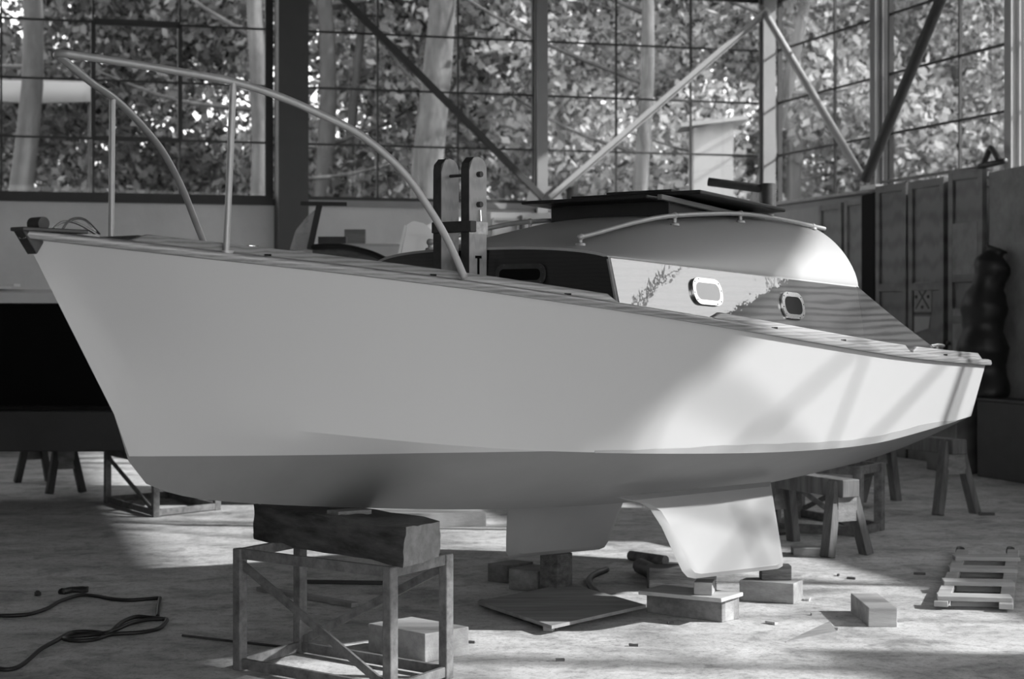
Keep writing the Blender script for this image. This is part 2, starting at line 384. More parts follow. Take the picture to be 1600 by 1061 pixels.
b = MB(); b.prism([wb(jpx(843)-.25, .16, 2.82), wb(jpx(843)+.22, .16, 2.82), wb(jpx(843)+.16, .16, 3.0), wb(jpx(843)-.16, .16, 3.0)], BN*.015)
tag(b.build('gusset_plate', M_post), 'grey steel plate joining the two braces at the foot of the slim post', 'steel plate')

# ------------------------------------------------------------------ outside: ground and trees
b = MB(); b.prism([(-60, -40, -.14), (60, -40, -.14), (60, 90, -.14), (-60, 90, -.14)], (0, 0, -.2)); tag(b.build('grass_ground', M_grass), kind='structure')
NP = np.random.RandomState(11)
def leaves_mesh(name, centers, radii, n, size, m):
    idx = NP.randint(0, len(centers), n); c = np.array(centers)[idx]; r = np.array(radii)[idx][:, None]
    p = NP.normal(size=(n, 3)); p /= np.linalg.norm(p, axis=1)[:, None]
    p = c+p*r*np.array([1, 1, .75])*(NP.rand(n, 1)**.5)
    u = NP.normal(size=(n, 3)); u /= np.linalg.norm(u, axis=1)[:, None]
    w = NP.normal(size=(n, 3)); w -= u*(u*w).sum(1)[:, None]; w /= np.linalg.norm(w, axis=1)[:, None]
    s = size*(.55+.9*NP.rand(n, 1)); u *= s; w *= s*.6
    V = np.stack([p-u, p+w, p+u, p-w], 1).reshape(-1, 3)
    me = bpy.data.meshes.new(name); me.from_pydata([], [], []); me.vertices.add(4*n); me.loops.add(4*n); me.polygons.add(n)
    me.vertices.foreach_set('co', V.astype('f').ravel()); me.loops.foreach_set('vertex_index', np.arange(4*n, dtype='i'))
    me.polygons.foreach_set('loop_start', np.arange(0, 4*n, 4, dtype='i')); me.polygons.foreach_set('loop_total', np.full(n, 4, dtype='i'))
    me.update(); me.materials.append(m)
    return me
def tree(px, Y, r0, lean, label, H=13, nl=12000, crown0=1.5, rad=3.4, m=M_leaf, bark=M_bark, group=None, size=.085, branches=9, back=False):
    x = (px-800)/F*Y; base = Vector((x, Y, -.14)); root = empty('tree', base, label, 'tree', group)
    tp = [Vector((lean*z/6+.10*math.sin(z*.9+px), .05*math.cos(z), z)) for z in np.linspace(0, H*.85, 12)]
    b = MB(); b.tube(tp, [r0*(1-.055*i) for i in range(12)], 10); b.build('trunk', bark, root, smooth=True)
    cs, rs = [], []
    bb = MB()
    for i in range(branches):
        z = crown0+(H-crown0)*(i+.5)/branches*.85; a = R.uniform(0, 6.28); L = rad*R.uniform(.55, 1)
        st = Vector((lean*z/6+.10*math.sin(z*.9+px), .05*math.cos(z), z)); en = st+Vector((math.cos(a)*L, math.sin(a)*L, L*R.uniform(.2, .7)))
        md = (st+en)/2+Vector((0, 0, -.05*L))
        if back: en.y = abs(en.y)+.5; md.y = abs(md.y)+.2
        bb.tube(smoothline([st, md, en], 4), [min(r0*.28, .04)*(1-.08*k) for k in range(9)], 6)
        cs += [tuple(en), tuple(md), tuple((en+md)/2+Vector((R.uniform(-1, 1), R.uniform(-1, 1), R.uniform(-.6, .6))))]; rs += [rad*.38, rad*.28, rad*.30]
    bb.build('branch', M_barkd, root, smooth=True)
    if back: cs = [(c[0], abs(c[1])+rr_+r0+.1, c[2]) for c, rr_ in zip(cs, rs)]
    me = leaves_mesh('foliage', cs, rs, nl, size, m); o = bpy.data.objects.new('foliage', me); COL.objects.link(o); o.parent = root
    return root
tree(388, 26.5, .17, .15, 'pale-trunked tree behind the left window between its right mullion and the dark column', m=M_leafd, crown0=2, back=True)
tree(512, 28, .18, -.1, 'dark-trunked tree just right of the square column outside the back windows', bark=M_barkd, back=True)
tree(548, 29, .10, .1, 'thin dark tree trunk between the big pale trunk and the square column', bark=M_barkd, back=True)
tree(668, 27, .30, .12, 'thickest pale tree trunk behind the middle back window', crown0=3.5, back=True)
tree(705, 36, .17, .35, 'slim tree leaning right, just right of the thickest pale trunk', back=True)
tree(1008, 26, .14, -.05, 'tree trunk behind the back window right of the slim post, above the roof hatch', crown0=2.4, back=True)
tree(1115, 25.8, .12, 1.2, 'tree leaning strongly right behind the back window next to the corner post', crown0=3.4, back=True)
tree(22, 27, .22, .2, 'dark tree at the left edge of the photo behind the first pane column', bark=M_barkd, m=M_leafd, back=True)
far = [(-120, 36), (90, 38), (200, 33), (290, 40), (440, 42), (600, 43), (770, 40), (880, 37), (930, 44), (1060, 41), (1160, 44), (1240, 36), (1290, 44), (1370, 39), (1440, 46), (1500, 37), (1570, 43), (1650, 38), (1750, 42)]
spot = {0: 'beyond the left edge', 1: 'behind the first panes from the left', 2: 'behind the casement of the left window', 3: 'behind the left window mullion', 4: 'hidden partly by the dark square column', 5: 'behind the middle window', 6: 'behind the dark brace of the middle window', 7: 'just right of the slim post', 8: 'behind the back window over the cabin roof', 9: 'behind the pale brace near the corner', 10: 'left of the corner post', 11: 'right of the corner post', 12: 'behind the pale brace of the right wall', 13: 'behind the pale post of the right wall', 14: 'left of the thick dark brace', 15: 'behind the thick dark brace', 16: 'behind the last window on the right', 17: 'right of the last post', 18: 'beyond the right edge'}
for i, (px, Y) in enumerate(far):
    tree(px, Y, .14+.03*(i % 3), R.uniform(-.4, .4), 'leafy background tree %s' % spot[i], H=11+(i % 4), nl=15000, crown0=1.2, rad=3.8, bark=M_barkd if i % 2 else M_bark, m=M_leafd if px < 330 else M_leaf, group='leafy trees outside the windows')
for (x, y) in ((19.5, 19.0), (25, 21.5), (23, 26)):  # unseen trees, added to darken part of the cabin side reflection
    px_ = 800+F*x/y
    tree(px_, y, .2, 0, 'unseen tree added outside the right window wall to darken the cabin side reflection', H=13, nl=15000, crown0=1.5, rad=3.6, group='unseen trees added beyond the right wall for the cabin reflection')
def reflection_wall(name, px0, px1, Y, ytop, ytop2, label, m, roofm):
    a, c = hp(px0, Y), hp(px1, Y); z0 = CAMH-(ytop-HOR)/F*Y; z1 = CAMH-(ytop2-HOR)/F*Y
    root = empty(name, (a+c)/2+Vector((0, 0, -.14)), label, 'reflection_wall'); O = Vector(root.location)
    b = MB(); b.prism([a+Vector((0, 0, -.14)), c+Vector((0, 0, -.14)), c+Vector((0, 0, z1)), a+Vector((0, 0, z0))], (0, .8, 0)); b.build('wall', m, root).location = -O
    d = Vector((0, -.15, 0)); b = MB(); b.prism([a+Vector((-.2, -.15, z0)), c+Vector((.2, -.15, z1)), c+Vector((.2, -.15, z1+.06)), a+Vector((-.2, -.15, z0+.06))], (0, .9, 0)); b.build('roof', roofm, root).location = -O
def hp(px, Y): return Vector(((px-800)/F*Y, Y, 0))
M_reflwall = mat('pale_reflection_tone', .42, .8, var=.08, scale=3)
reflection_wall('reflection_wall', 1084, 1146, 26.3, 200, 188, 'pale wall added in place of the reflection in the back window beside the leaning tree trunk', M_reflwall, M_door3)  # added pale wall, stands in for a reflection in the window glass
aw = empty('awning', hp(35, 27.6)+Vector((0, 0, -.14)), 'pale canvas awning on thin posts outside the left window', 'awning'); O = Vector(aw.location)
b = MB(); A = []
for i in range(15):
    px_ = -75+i*15.5; sag = 6*math.sin(math.pi*(i/14))
    A.append([P(px_, 150+sag+i*.6, 27.6), P(px_, 124+sag*.4+i*.5, 27.7), P(px_, 118+i*.5, 29.4)])
b.grid(A); o = b.build('canvas', mat('grey_canvas', .24, .8), aw, smooth=True); o.location = -O; m_ = o.modifiers.new('solid', 'SOLIDIFY'); m_.thickness = .02
for px_ in (-70, 140):
    b = MB(); q = P(px_, 140, 27.75); b.tube([Vector((q.x, q.y, -.14)), q], .03, 8); b.build('post', M_barkd, aw, smooth=40).location = -O
cs = [tuple((( -14+i*1.15)+R.uniform(-.6, .6), 31+R.uniform(-2, 3)+abs(i-14)*.1, R.uniform(.4, 2.6))) for i in range(34)]
o = bpy.data.objects.new('undergrowth', leaves_mesh('undergrowth', cs, [1.5]*len(cs), 40000, .08, M_leafd)); COL.objects.link(o)
tag(o, 'tangle of low bushes growing outside behind the window sills', 'bushes', kind='stuff')

# ------------------------------------------------------------------ THE BOAT (local x aft, local y = -v, z up; stand at x = 0)
OB = Vector((-.69, 7.66, 0)); dv = Vector((.653, .758, 0)).normalized()
boat = empty('sailing_boat', OB, 'large white-hulled cabin sailing boat with twin keels, propped up in the middle of the hall', 'boat', rz=math.atan2(dv.y, dv.x))
nv = Vector((dv.y, -dv.x, 0))
def BWd(t, v, z): return OB+dv*t+nv*v+Vector((0, 0, z))   # boat -> world
def L3(t, v, z): return Vector((t, -v, z))
def ip(xs, ys):
    xs, ys = list(xs), list(ys)
    # smooth monotone-ish interpolation (catmull on a dense table)
    pts = smoothline([Vector((x, y, 0)) for x, y in zip(xs, ys)], 10); X = [p.x for p in pts]; Yv = [p.y for p in pts]
    return lambda t: float(np.interp(t, X, Yv))
bs = ip([-1.582, -1.33, -1.08, -.58, -.2, .08, .92, 1.72, 2.62, 3.42, 4.25], [0, .15, .29, .53, .68, .77, .95, 1.02, 1.0, .92, .80])
zs = ip([-1.582, -1.1, -.6, 0, .6, 1.2, 2, 2.8, 3.5, 4.25], [1.765, 1.708, 1.655, 1.588, 1.52, 1.452, 1.365, 1.29, 1.243, 1.205])
bc = ip([-1.20, -.95, -.58, .08, .92, 1.72, 2.62, 3.42, 4.25], [0, .12, .30, .55, .76, .85, .85, .80, .72])
zc = ip([-1.20, -.7, 0, .66, 1.65, 2.4, 2.94, 3.41, 4.25], [1.128, 1.066, .976, .916, .862, .838, .838, .862, .918])
zk = ip([-1.20, -1.15, -1.1, -1.02, -.83, -.51, 0, .62, 1.29, 2.1, 3.2, 4.25], [1.128, .985, .90, .845, .79, .742, .686, .627, .580, .552, .560, .615])
def zw(t): return float(np.interp(t, [-1.3, 0, .8, 1.1, 6], [.972, .944, .915, .93, 2]))
stem = lambda z: float(np.interp(z, [.8, .985, 1.128, 1.765], [-1.0, -1.15, -1.20, -1.582]))
rows = []
TT = [0]+[(i/46)**1.15 for i in range(1, 47)]
for s in TT:
    t0 = -1.582+s*(4.24+1.582); row = []
    tc = -1.20+s*(4.225+1.20); tk = tc
    S = (t0, bs(t0), zs(t0)); Cc = (tc, bc(tc), zc(tc)); Kk = (tk, 0.0, zk(tk) if s > 0 else 1.128)
    for q in np.linspace(0, 1, 8):                     # topsides, slightly hollow forward
        fl_ = -.035*math.sin(math.pi*q)*max(0, 1-s*2.2)*(1 if s > 0 else 0)
        row.append(L3(S[0]+(Cc[0]-S[0])*q, max(0, S[1]+(Cc[1]-S[1])*q+fl_), S[2]+(Cc[2]-S[2])*q))
    # bottom panel, split at the waterline
    zwl = min(max(zw(tc), Kk[2]), Cc[2]-1e-4); den = Cc[2]-Kk[2]; qw = 0.001 if den < 1e-4 else min(max((Cc[2]-zwl)/den, .001), .999)
    for q in (0.5*qw, qw, qw+(1-qw)*.2, qw+(1-qw)*.4, qw+(1-qw)*.6, qw+(1-qw)*.8, 1.0):
        bl = .02*math.sin(math.pi*q)*min(1, s*4)
        row.append(L3(Cc[0], max(0, Cc[1]*(1-q)), Cc[2]+(Kk[2]-Cc[2])*q-bl))
    rows.append(row)
hb = MB(); mi = [0]*7+[0, 0]+[1]*5
for sgn in (1, -1):
    rr = [[Vector((p.x, p.y*sgn, p.z)) for p in r] for r in rows]
    hb.grid(rr, mi)
    last = rr[-1]
    # transom half
    cl = [Vector((p.x, 0, p.z)) for p in last]
    hb.grid([last, cl], [0]*14)
# undercoat band aft: recolour the lowest topside strip
hb.b.faces.ensure_lookup_table()
for f in hb.b.faces:
    c = f.calc_center_median()
hull = hb.build('hull', [M_hull, M_anti, M_boot], boat, smooth=28, weld=.0008)
# painted undercoat stripe above the chine (thin sheet of paint, real thickness)
sb = MB()
for sgn in (1, -1):
    A = []
    for i in range(30):
        t = .75+i/29*(4.0-.75); h_ = .035*min(1, (t-.7)*1.2)*(1 if t < 3.6 else max(.0, (4.05-t)/.45))+.002
        q = h_/(zs(t)-zc(t)); v0 = bc(t)+.003; v1 = bc(t)+(bs(t)-bc(t))*q+.003
        jit = .002*math.sin(t*37)+.002*math.sin(t*61)
        A.append([L3(t, v0*sgn, zc(t)-.002), L3(t, v1*sgn, zc(t)+h_+jit)])
    sb.grid(A)
so = sb.build('undercoat_band', M_boot, boat); sm = so.modifiers.new('solid', 'SOLIDIFY'); sm.thickness = .002; so['label'] = 'grey undercoat band above the bottom paint'
# deck with a cockpit opening
db = MB(); ts = np.linspace(-1.55, 4.2, 58); A = []
for t in ts:
    bb_ = max(bs(t)-.01, .005); A.append([L3(t, bb_*w, zs(t)+.022+.055*bb_*(1-w*w)) for w in np.linspace(-1, 1, 17)])
db.grid(A, skip=lambda i, j: 3.02 < ts[i] < 3.95 and 4 <= j <= 11)
db.build('deck', M_deckw, boat, smooth=True)
cw = MB()
for v in (-.5, .5): cw.bar(L3(2.98, v, 1.15), L3(4.05, v, 1.12), .02, .4)
cw.bar(L3(4.03, -.5, 1.12), L3(4.03, .5, 1.12), .02, .38, side=(1, 0, 0)); cw.box((3.5, 0, .93), (1.06, 1.02, .02))
cw.build('cockpit_well', M_deckw, boat)
# rubbing strake
for sgn in (1, -1):
    s_ = MB(); A = []
    for t in np.linspace(-1.60, 4.27, 70):
        v = bs(max(t, -1.582)); z = zs(max(min(t, 4.25), -1.582)); pr = .028
        A.append([L3(t, (v-.012)*sgn, z), L3(t, (v+pr*.8)*sgn, z+.002), L3(t, (v+pr)*sgn, z+.012), L3(t, (v+pr*.85)*sgn, z+.028), L3(t, (v+.004)*sgn, z+.036), L3(t, (v-.03)*sgn, z+.036), L3(t, (v-.012)*sgn, z)])
    s_.grid(A); s_.b.faces.new([v for v in s_.b.verts[-7:-1]]) ; s_.build('rubbing_strake', M_teak, boat, smooth=50)
# toe rails, three lengths a side with rounded ends
def toe(t0, t1, sgn, h=.034, w=.028, inset=.02):
    b = MB(); A = []
    n_ = max(4, int((t1-t0)/.05))
    for i in range(n_+1):
        t = t0+(t1-t0)*i/n_; e = min(1, min(t-t0, t1-t)/.035+.15); e = math.sin(e*math.pi/2); v = bs(t)-inset; z = zs(t)+.034
        A.append([L3(t, v*sgn, z), L3(t, (v-.002)*sgn, z+h*e*.85), L3(t, (v-.006)*sgn, z+h*e), L3(t, (v-w+.006)*sgn, z+h*e), L3(t, (v-w)*sgn, z+h*e*.85), L3(t, (v-w)*sgn, z)])
    b.grid(A)
    o = b.build('toe_rail', M_teak, boat, smooth=50)
    t = t0+.45
    while t < t1-.2:
        sc = MB(); sc.box(L3(t, (bs(t)-inset+.0005)*sgn, zs(t)+.040), (.045, .005, .010)); t += .62; sc.build('scupper', M_black, o)
    return o
for sgn in (1, -1):
    toe(-1.25, .70, sgn); toe(1.28, 3.12, sgn); toe(3.17, 4.24, sgn)
# stem head fitting
b = MB(); b.prism([L3(-1.62, -.03, 1.80), L3(-1.50, -.03, 1.792), L3(-1.555, -.03, 1.71)], (0, -.06, 0)); 
b.prism([L3(-1.62, -.04, 1.792), L3(-1.40, -.12, 1.785), L3(-1.40, .12, 1.785), L3(-1.62, .04, 1.792)], (0, 0, .014)); b.build('stem_fitting', M_dull, boat, bev=.004)
b = MB(); b.tube([L3(-1.53, -.035, 1.82), L3(-1.53, .035, 1.82)], .024, 14); b.build('bow_roller', M_dull, boat, smooth=40)
# mooring bitts / fairlead loops on the foredeck
b = MB(); b.tube(smoothline([L3(-1.47, .05, 1.79), L3(-1.43, .05, 1.835), L3(-1.36, .04, 1.84), L3(-1.28, .02, 1.79)], 5), .005, 8); b.tube(smoothline([L3(-1.45, -.05, 1.79), L3(-1.40, -.05, 1.83), L3(-1.34, -.04, 1.832), L3(-1.26, -.02, 1.79)], 5), .005, 8)
b.box(L3(-1.40, 0, 1.782), (.2, .1, .012)); b.build('fairlead', M_chrome, boat, smooth=40)
b = MB(); b.box(L3(-1.135, .0, 1.778), (.12, .06, .018)); b.build('deck_pad', M_white, boat, bev=.004)
# foredeck plank
b = MB(); b.prism([L3(-1.22, -.10, 1.742), L3(-1.22, .16, 1.742), L3(-.92, .25, 1.718), L3(-.92, -.2, 1.718)], (0, 0, .045)); b.build('anchor_locker_lid', M_deckw, boat, bev=.012)
# windlass cleat
def cleat(t, v, z):
    b = MB(); b.box(L3(t, v, z+.01), (.07, .03, .02)); b.tube([L3(t-.07, v, z+.035), L3(t, v, z+.04), L3(t+.07, v, z+.035)], .008, 8); b.tube([L3(t, v, z), L3(t, v, z+.04)], .01, 8); b.build('cleat', M_chrome, boat, smooth=40)
cleat(3.6, .84, 1.29); cleat(3.6, -.84, 1.29)

# cabin trunk
zt = lambda t: float(np.interp(t, [.89, 2.98], [1.737, 1.634]))     # top of the wood
T0, T1 = .885, 2.975
def vside(z, t): zb = zs(t)+.03; return .755-.055*(z-zb)/(zt(t)-zb)
for sgn in (1, -1):
    b = MB(); A = []
    for t in np.linspace(T0, T1, 24):
        zb = zs(t)+.02; A.append([L3(t, vside(z, t)*sgn, z) for z in np.linspace(zb, zt(t), 5)])
    b.grid(A); o = b.build('cabin_side', M_mahog, boat, smooth=True); m_ = o.modifiers.new('solid', 'SOLIDIFY'); m_.thickness = .02; m_.offset = 0; es = o.modifiers.new('split', 'EDGE_SPLIT'); es.split_angle = .6
    # cockpit coaming sweeping down aft
    b = MB(); A = []
    for i in range(17):
        u = i/16; t = T1+u*(3.98-T1); zb = zs(t)+.02; z1 = zb+(zt(T1)-zs(T1)-.02)*((1-u)**1.12)+.004; v0 = .755-.03*u; v1 = v0-.055*(1-u)
        A.append([L3(t, (v0+(v1-v0)*q)*sgn, zb+(z1-zb)*q) for q in np.linspace(0, 1, 4)])
    b.grid(A); o = b.build('cockpit_coaming', M_mahog, boat, smooth=True); m_ = o.modifiers.new('solid', 'SOLIDIFY'); m_.thickness = .022; m_.offset = 0; es = o.modifiers.new('split', 'EDGE_SPLIT'); es.split_angle = .6
crown = ip([.86, 1.1, 1.3, 1.5, 1.72, 2.28, 2.6, 3.0], [.05, .10, .158, .212, .262, .338, .362, .37])
def roofz(t, v):
    w = min(1, abs(v)/.70); return zt(t)+.012+crown(t)*(1-w**3)**.68
b = MB(); A = []
for w in np.linspace(-1, 1, 21):
    A.append([L3(T0-.07*(1-w*w)-.02*(1-q)*(1-w*w), (.755-.055*q)*w, zs(T0)+.02+.05*(1-w*w)*(1-q)+(roofz(.86, .70*w)-.006-zs(T0)-.02)*q) for q in np.linspace(0, 1, 5)])
b.grid(A); o = b.build('cabin_front', M_cabf, boat, smooth=True); m_ = o.modifiers.new('solid', 'SOLIDIFY'); m_.thickness = .02; m_.offset = 0; es = o.modifiers.new('split', 'EDGE_SPLIT'); es.split_angle = .6
for sgn in (1, -1):
    b = MB(); b.bar(L3(T0-.006, .757*sgn, zs(T0)+.02), L3(T0-.006, .703*sgn, zt(T0)), .018, .012, side=(1, 0, 0)); b.build('corner_post', M_plyd, boat, bev=.003)
# coach roof
def tfront(w): return .875-.075*(1-w*w)
b = MB(); A = []
ws = [math.sin(a)for a in np.linspace(-math.pi/2, math.pi/2, 41)]
for i in range(37):
    s = (i/36); A.append([L3(tfront(w)+(3.0-tfront(w))*s, .70*w, roofz(max(.86, tfront(w)+(3.0-tfront(w))*s), .70*w)) for w in ws])
V = b.grid(A)
fr = [b.b.verts.new(L3(tfront(w)+.0, .70*w, roofz(.86, .70*w)-.012)) for w in ws]
for j in range(40): b.b.faces.new((fr[j], V[0][j], V[0][j+1], fr[j+1]))
# lips along the sides
for jj in (0, 40):
    lip = [b.b.verts.new(V[i][jj].co+Vector((0, 0, -.02))) for i in range(37)]
    for i in range(36): b.b.faces.new((V[i][jj], V[i+1][jj], lip[i+1], lip[i]))
# aft bulkhead
bot = [b.b.verts.new(L3(3.0, .70*w, zt(2.98)-.01)) for w in ws]
for j in range(40): b.b.faces.new((V[36][j], V[36][j+1], bot[j+1], bot[j]))
b.build('coach_roof', M_roof, boat, smooth=55)
b = MB(); b.prism([L3(2.99, -.68, 1.30), L3(2.99, .68, 1.30), L3(2.99, .68, 1.63), L3(2.99, -.68, 1.63)], (.015, 0, 0)); b.build('companionway_bulkhead', M_mahog, boat)
# quarter-round trim under the roof edge
for sgn in (1, -1):
    b = MB(); b.tube([L3(t, .695*sgn, zt(t)+.002) for t in np.linspace(.88, 3.0, 20)], .009, 8); b.build('roof_edge_trim', M_roof, boat, smooth=True)

# portlights: rounded rectangle rims
def rrect(w, h, r, n=6):
    pts = []
    for cx, cy, a0 in ((w/2-r, h/2-r, 0), (-w/2+r, h/2-r, 90), (-w/2+r, -h/2+r, 180), (w/2-r, -h/2+r, 270)):
        for k in range(n+1):
            a = math.radians(a0+90*k/n); pts.append((cx+r*math.cos(a), cy+r*math.sin(a)))
    return pts
def portlight(c, ux, uy, w, h, mrim, rim=.022, deep=.014, glassm=None, label=None, r=None):
    nrm = ux.cross(uy).normalized(); r = r or min(w, h)*.42
    o_, i_ = rrect(w, h, r), rrect(w-2*rim, h-2*rim, r-rim*.8)
    b = MB(); R4 = []
    for pts, d in ((o_, .002), (o_, deep), (i_, deep), (i_, -.03)): R4.append([b.b.verts.new(c+ux*x+uy*y+nrm*d) for x, y in pts])
    N = len(o_)
    for a in range(3):
        for k in range(N): b.b.faces.new((R4[a][k], R4[a][(k+1) % N], R4[a+1][(k+1) % N], R4[a+1][k]))
    o = b.build('portlight', mrim, boat, smooth=35)
    if label: o['label'] = label
    g = MB(); g.prism([c+ux*x+uy*y+nrm*.0135 for x, y in rrect(w-2*rim, h-2*rim, r-rim*.8)], nrm*-.004); g.build('pane', glassm or M_pglass, o)
    d_ = MB()
    for k in range(8):
        a = k/8*N; x, y = o_[int(a)]; q = c+ux*x*.93+uy*y*.90+nrm*deep; d_.sphere(q, .0035, 3)
    d_.build('screw', M_dull, o)
    return o
M_pglass = mat('dark_portlight_glass', .008, .5, spec=.05)
M_pglass1 = mat('pale_portlight_glass', .16, .1, coat=1.0)
def side_port(t, z, w, h, m, sgn=1, gm=None, label=None):
    p = L3(t, vside(z, t)*sgn+.010*sgn, z); ux = (L3(t+.1, vside(z+ -.005, t+.1)*sgn, z-.005)-L3(t, vside(z, t)*sgn, z)).normalized()
    uy = (L3(t, vside(z+.05, t)*sgn, z+.05)-L3(t, vside(z, t)*sgn, z)).normalized()
    if sgn < 0: ux = -ux
    return portlight(p, ux, uy, w, h, m, glassm=gm, label=label)
side_port(1.57, 1.598, .235, .125, M_chrome, 1, M_pglass1, 'forward portlight with a thick bright rim'); side_port(2.30, 1.537, .20, .132, M_chrome, 1, M_pglass, 'after portlight with a metal rim and dark glass')
side_port(1.57, 1.598, .235, .125, M_chrome, -1); side_port(2.30, 1.537, .20, .132, M_chrome, -1)
for v in (.27, -.27):
    wq = v/.72; tq = T0-.07*(1-wq*wq)-.014
    ux = Vector((-.0 + .07*2*wq*.6/.72*0, 1, 0)); c = L3(tq-.004, v, 1.672)
    e = .02; tf = lambda vv: T0-.07*(1-(vv/.72)**2)-.01
    ux = (L3(tf(v-e), v-e, 0)-L3(tf(v+e), v+e, 0)).normalized() * -1
    uy = Vector((.06, 0, 1)).normalized()
    n_ = ux.cross(uy)
    if n_.x > 0: ux = -ux
    portlight(c, ux, uy, .27, .095, M_dull)
# handrails on the roof
for sgn in (1, -1):
    pts = [(.98, .46, 1.822), (1.10, .46, 1.845), (1.40, .455, 1.905), (1.72, .45, 1.95), (2.28, .45, 1.982), (2.70, .45, 1.965), (3.08, .45, 1.935)]
    b = MB(); b.tube(smoothline([L3(t, v*sgn, z+.016) for t, v, z in pts], 8), .0115, 10); rail = b.build('handrail', M_tube, boat, smooth=40)
    for t, v, z in ((.99, .46, 1.825), (1.72, .45, 1.95), (2.28, .45, 1.982), (2.96, .45, 1.945)):
        s_ = MB(); zr = roofz(t, v); z += .016; s_.tube([L3(t, v*sgn, zr-.003), L3(t, v*sgn, zr+.008), L3(t, v*sgn, zr+.012), L3(t, v*sgn, z)], [.024, .022, .009, .009], 10); s_.sphere(L3(t, v*sgn, z), .017, 6)
        s_.build('stanchion', M_tube, rail, smooth=50)
# sliding hatch: garage box and two lid boards
def slab(t0, t1, v0, v1, z0, z1, th, name, m, bev=.006, par=boat):
    b = MB(); b.box8([L3(t0, v0, z0), L3(t1, v0, z1), L3(t1, v1, z1), L3(t0, v1, z0), L3(t0, v0, z0+th), L3(t1, v0, z1+th), L3(t1, v1, z1+th), L3(t0, v1, z0+th)])
    return b.build(name, m, par, bev=bev)
M_hatch = mat('black_hatch_paint', .018, .45, var=.2, scale=8)
M_hatchL = wood('hatch_runner_wood', .10, .2, .5)
slab(1.80, 2.56, -.38, .36, 1.93, 1.865, .118, 'hatch_garage', M_hatch)
lid = slab(1.66, 2.62, -.46, .33, 2.05, 1.995, .018, 'hatch_lid', M_hatch)
slab(1.86, 2.62, -.30, .50, 2.073, 2.018, .022, 'sliding_hatch', M_hatch)
for v in (-.40, .375): slab(1.70, 2.60, v-.015, v+.015, 2.045, 1.965, .025, 'hatch_runner', M_hatchL, .004)
b = MB(); b.box8([L3(a, v, z+q) for q in (0, .014) for a, v, z in ((1.9, -.1, 2.094), (2.4, -.1, 2.058), (2.4, .3, 2.058), (1.9, .3, 2.094))]); b.build('hatch_top_board', M_hatch, boat)
# mast tabernacle: two wooden cheeks
tab = MB(); tab.box(L3(.60, -.02, 1.615), (.22, .27, .04)); tab = tab.build('mast_tabernacle', M_oldw, boat, bev=.006)
for v, kind in ((-.115, 0), (.055, 1)):
    b = MB(); pr = [(-.06, 1.56), (.06, 1.56), (.06, 2.16)]+[(.06*math.cos(a), 2.16+.055*math.sin(a)) for a in np.linspace(.15, math.pi-.15, 10)]+[(-.06, 2.16)]
    b.prism([L3(.60+x, v-.022, z) for x, z in pr], (0, -.044, 0)); b.build('cheek', M_tabw if 'M_tabw' in globals() else wood('tabernacle_wood', .30, .42, .55, scale=(10, 10, 1.2)), tab, bev=.004)
    e = MB(); e.prism([L3(.60-.063, v-.024, z) for z in (1.60, 2.16)]+[L3(.60-.058, v-.024, 2.185), L3(.60-.03, v-.024, 2.212), L3(.60-.045, v-.024, 2.19), L3(.60-.0605, v-.024, 2.15), L3(.60-.0605, v-.024, 1.60)][::1], (0, -.048, 0)); e.build('forward_edge', M_dull, tab)
b = MB(); b.bar(L3(.545, -.14, 1.90), L3(.545, .10, 1.90), .05, .04, side=(0, 0, 1)); b.build('cross_piece', M_dull, tab, bev=.004)
for z, tt in ((2.135, .60), (2.00, .60)):
    b = MB(); 
    if z > 2.1: b.tube([L3(tt, -.14, z), L3(tt, .095, z)], .007, 8)
    b.tube([L3(tt, .075, z), L3(tt, .098, z)], .013, 8); b.build('bolt', M_dull, tab, smooth=40)
b = MB(); b.box(L3(.60, .079, 1.895), (.124, .004, .055)); b.build('metal_plate', mat('cloth_white', .6, .7, var=.3, scale=30), tab)
b = MB(); b.tube([L3(.605, .085, 1.975), L3(.605, .088, 1.925)], .006, 6); b.build('shackle_pin', M_chrome, tab)
b = MB(); b.box(L3(.60, .079, 1.71), (.012, .003, .10)); b.box(L3(.60, .079, 1.765), (.04, .003, .012)); b.build('slot', M_black, tab)
tab.location = (.135, .0, -.012)
# bilge keels
for sgn in (1, -1):
    vr, vb = .44, .56
    prof = [(1.30, .66), (1.44, .63), (1.52, .59), (1.575, .50), (1.62, .36), (1.645, .292), (1.675, .262), (1.73, .25)]
    prof += [(2.44, .222), (2.485, .23), (2.505, .26), (2.58, .64)]
    b = MB(); th = .022; o_, i_, mid = [], [], []
    for (t, z) in prof:
        v = vr+(vb-vr)*(.62-z)/.37
        o_.append(b.b.verts.new(L3(t, v*sgn, z)))
    cen_t = 2.05
    inn = [(t+(cen_t-t)*.10, z+(.45-z)*.10) for t, z in prof]
    ou, iu = [], []
    for (t, z) in inn:
        v = vr+(vb-vr)*(.62-z)/.37; ou.append(b.b.verts.new(L3(t, (v+th)*sgn, z))); iu.append(b.b.verts.new(L3(t, (v-th)*sgn, z)))
    N = len(prof)
    for k in range(N-1):
        b.b.faces.new((o_[k], o_[k+1], ou[k+1], ou[k])); b.b.faces.new((o_[k+1], o_[k], iu[k], iu[k+1]))
    b.b.faces.new(ou); b.b.faces.new(iu[::-1])
    b.b.faces.new((o_[-1], o_[0], ou[0], ou[-1])); b.b.faces.new((o_[0], o_[-1], iu[-1], iu[0]))
    b.build('bilge_keel', M_keelp, boat, smooth=30)
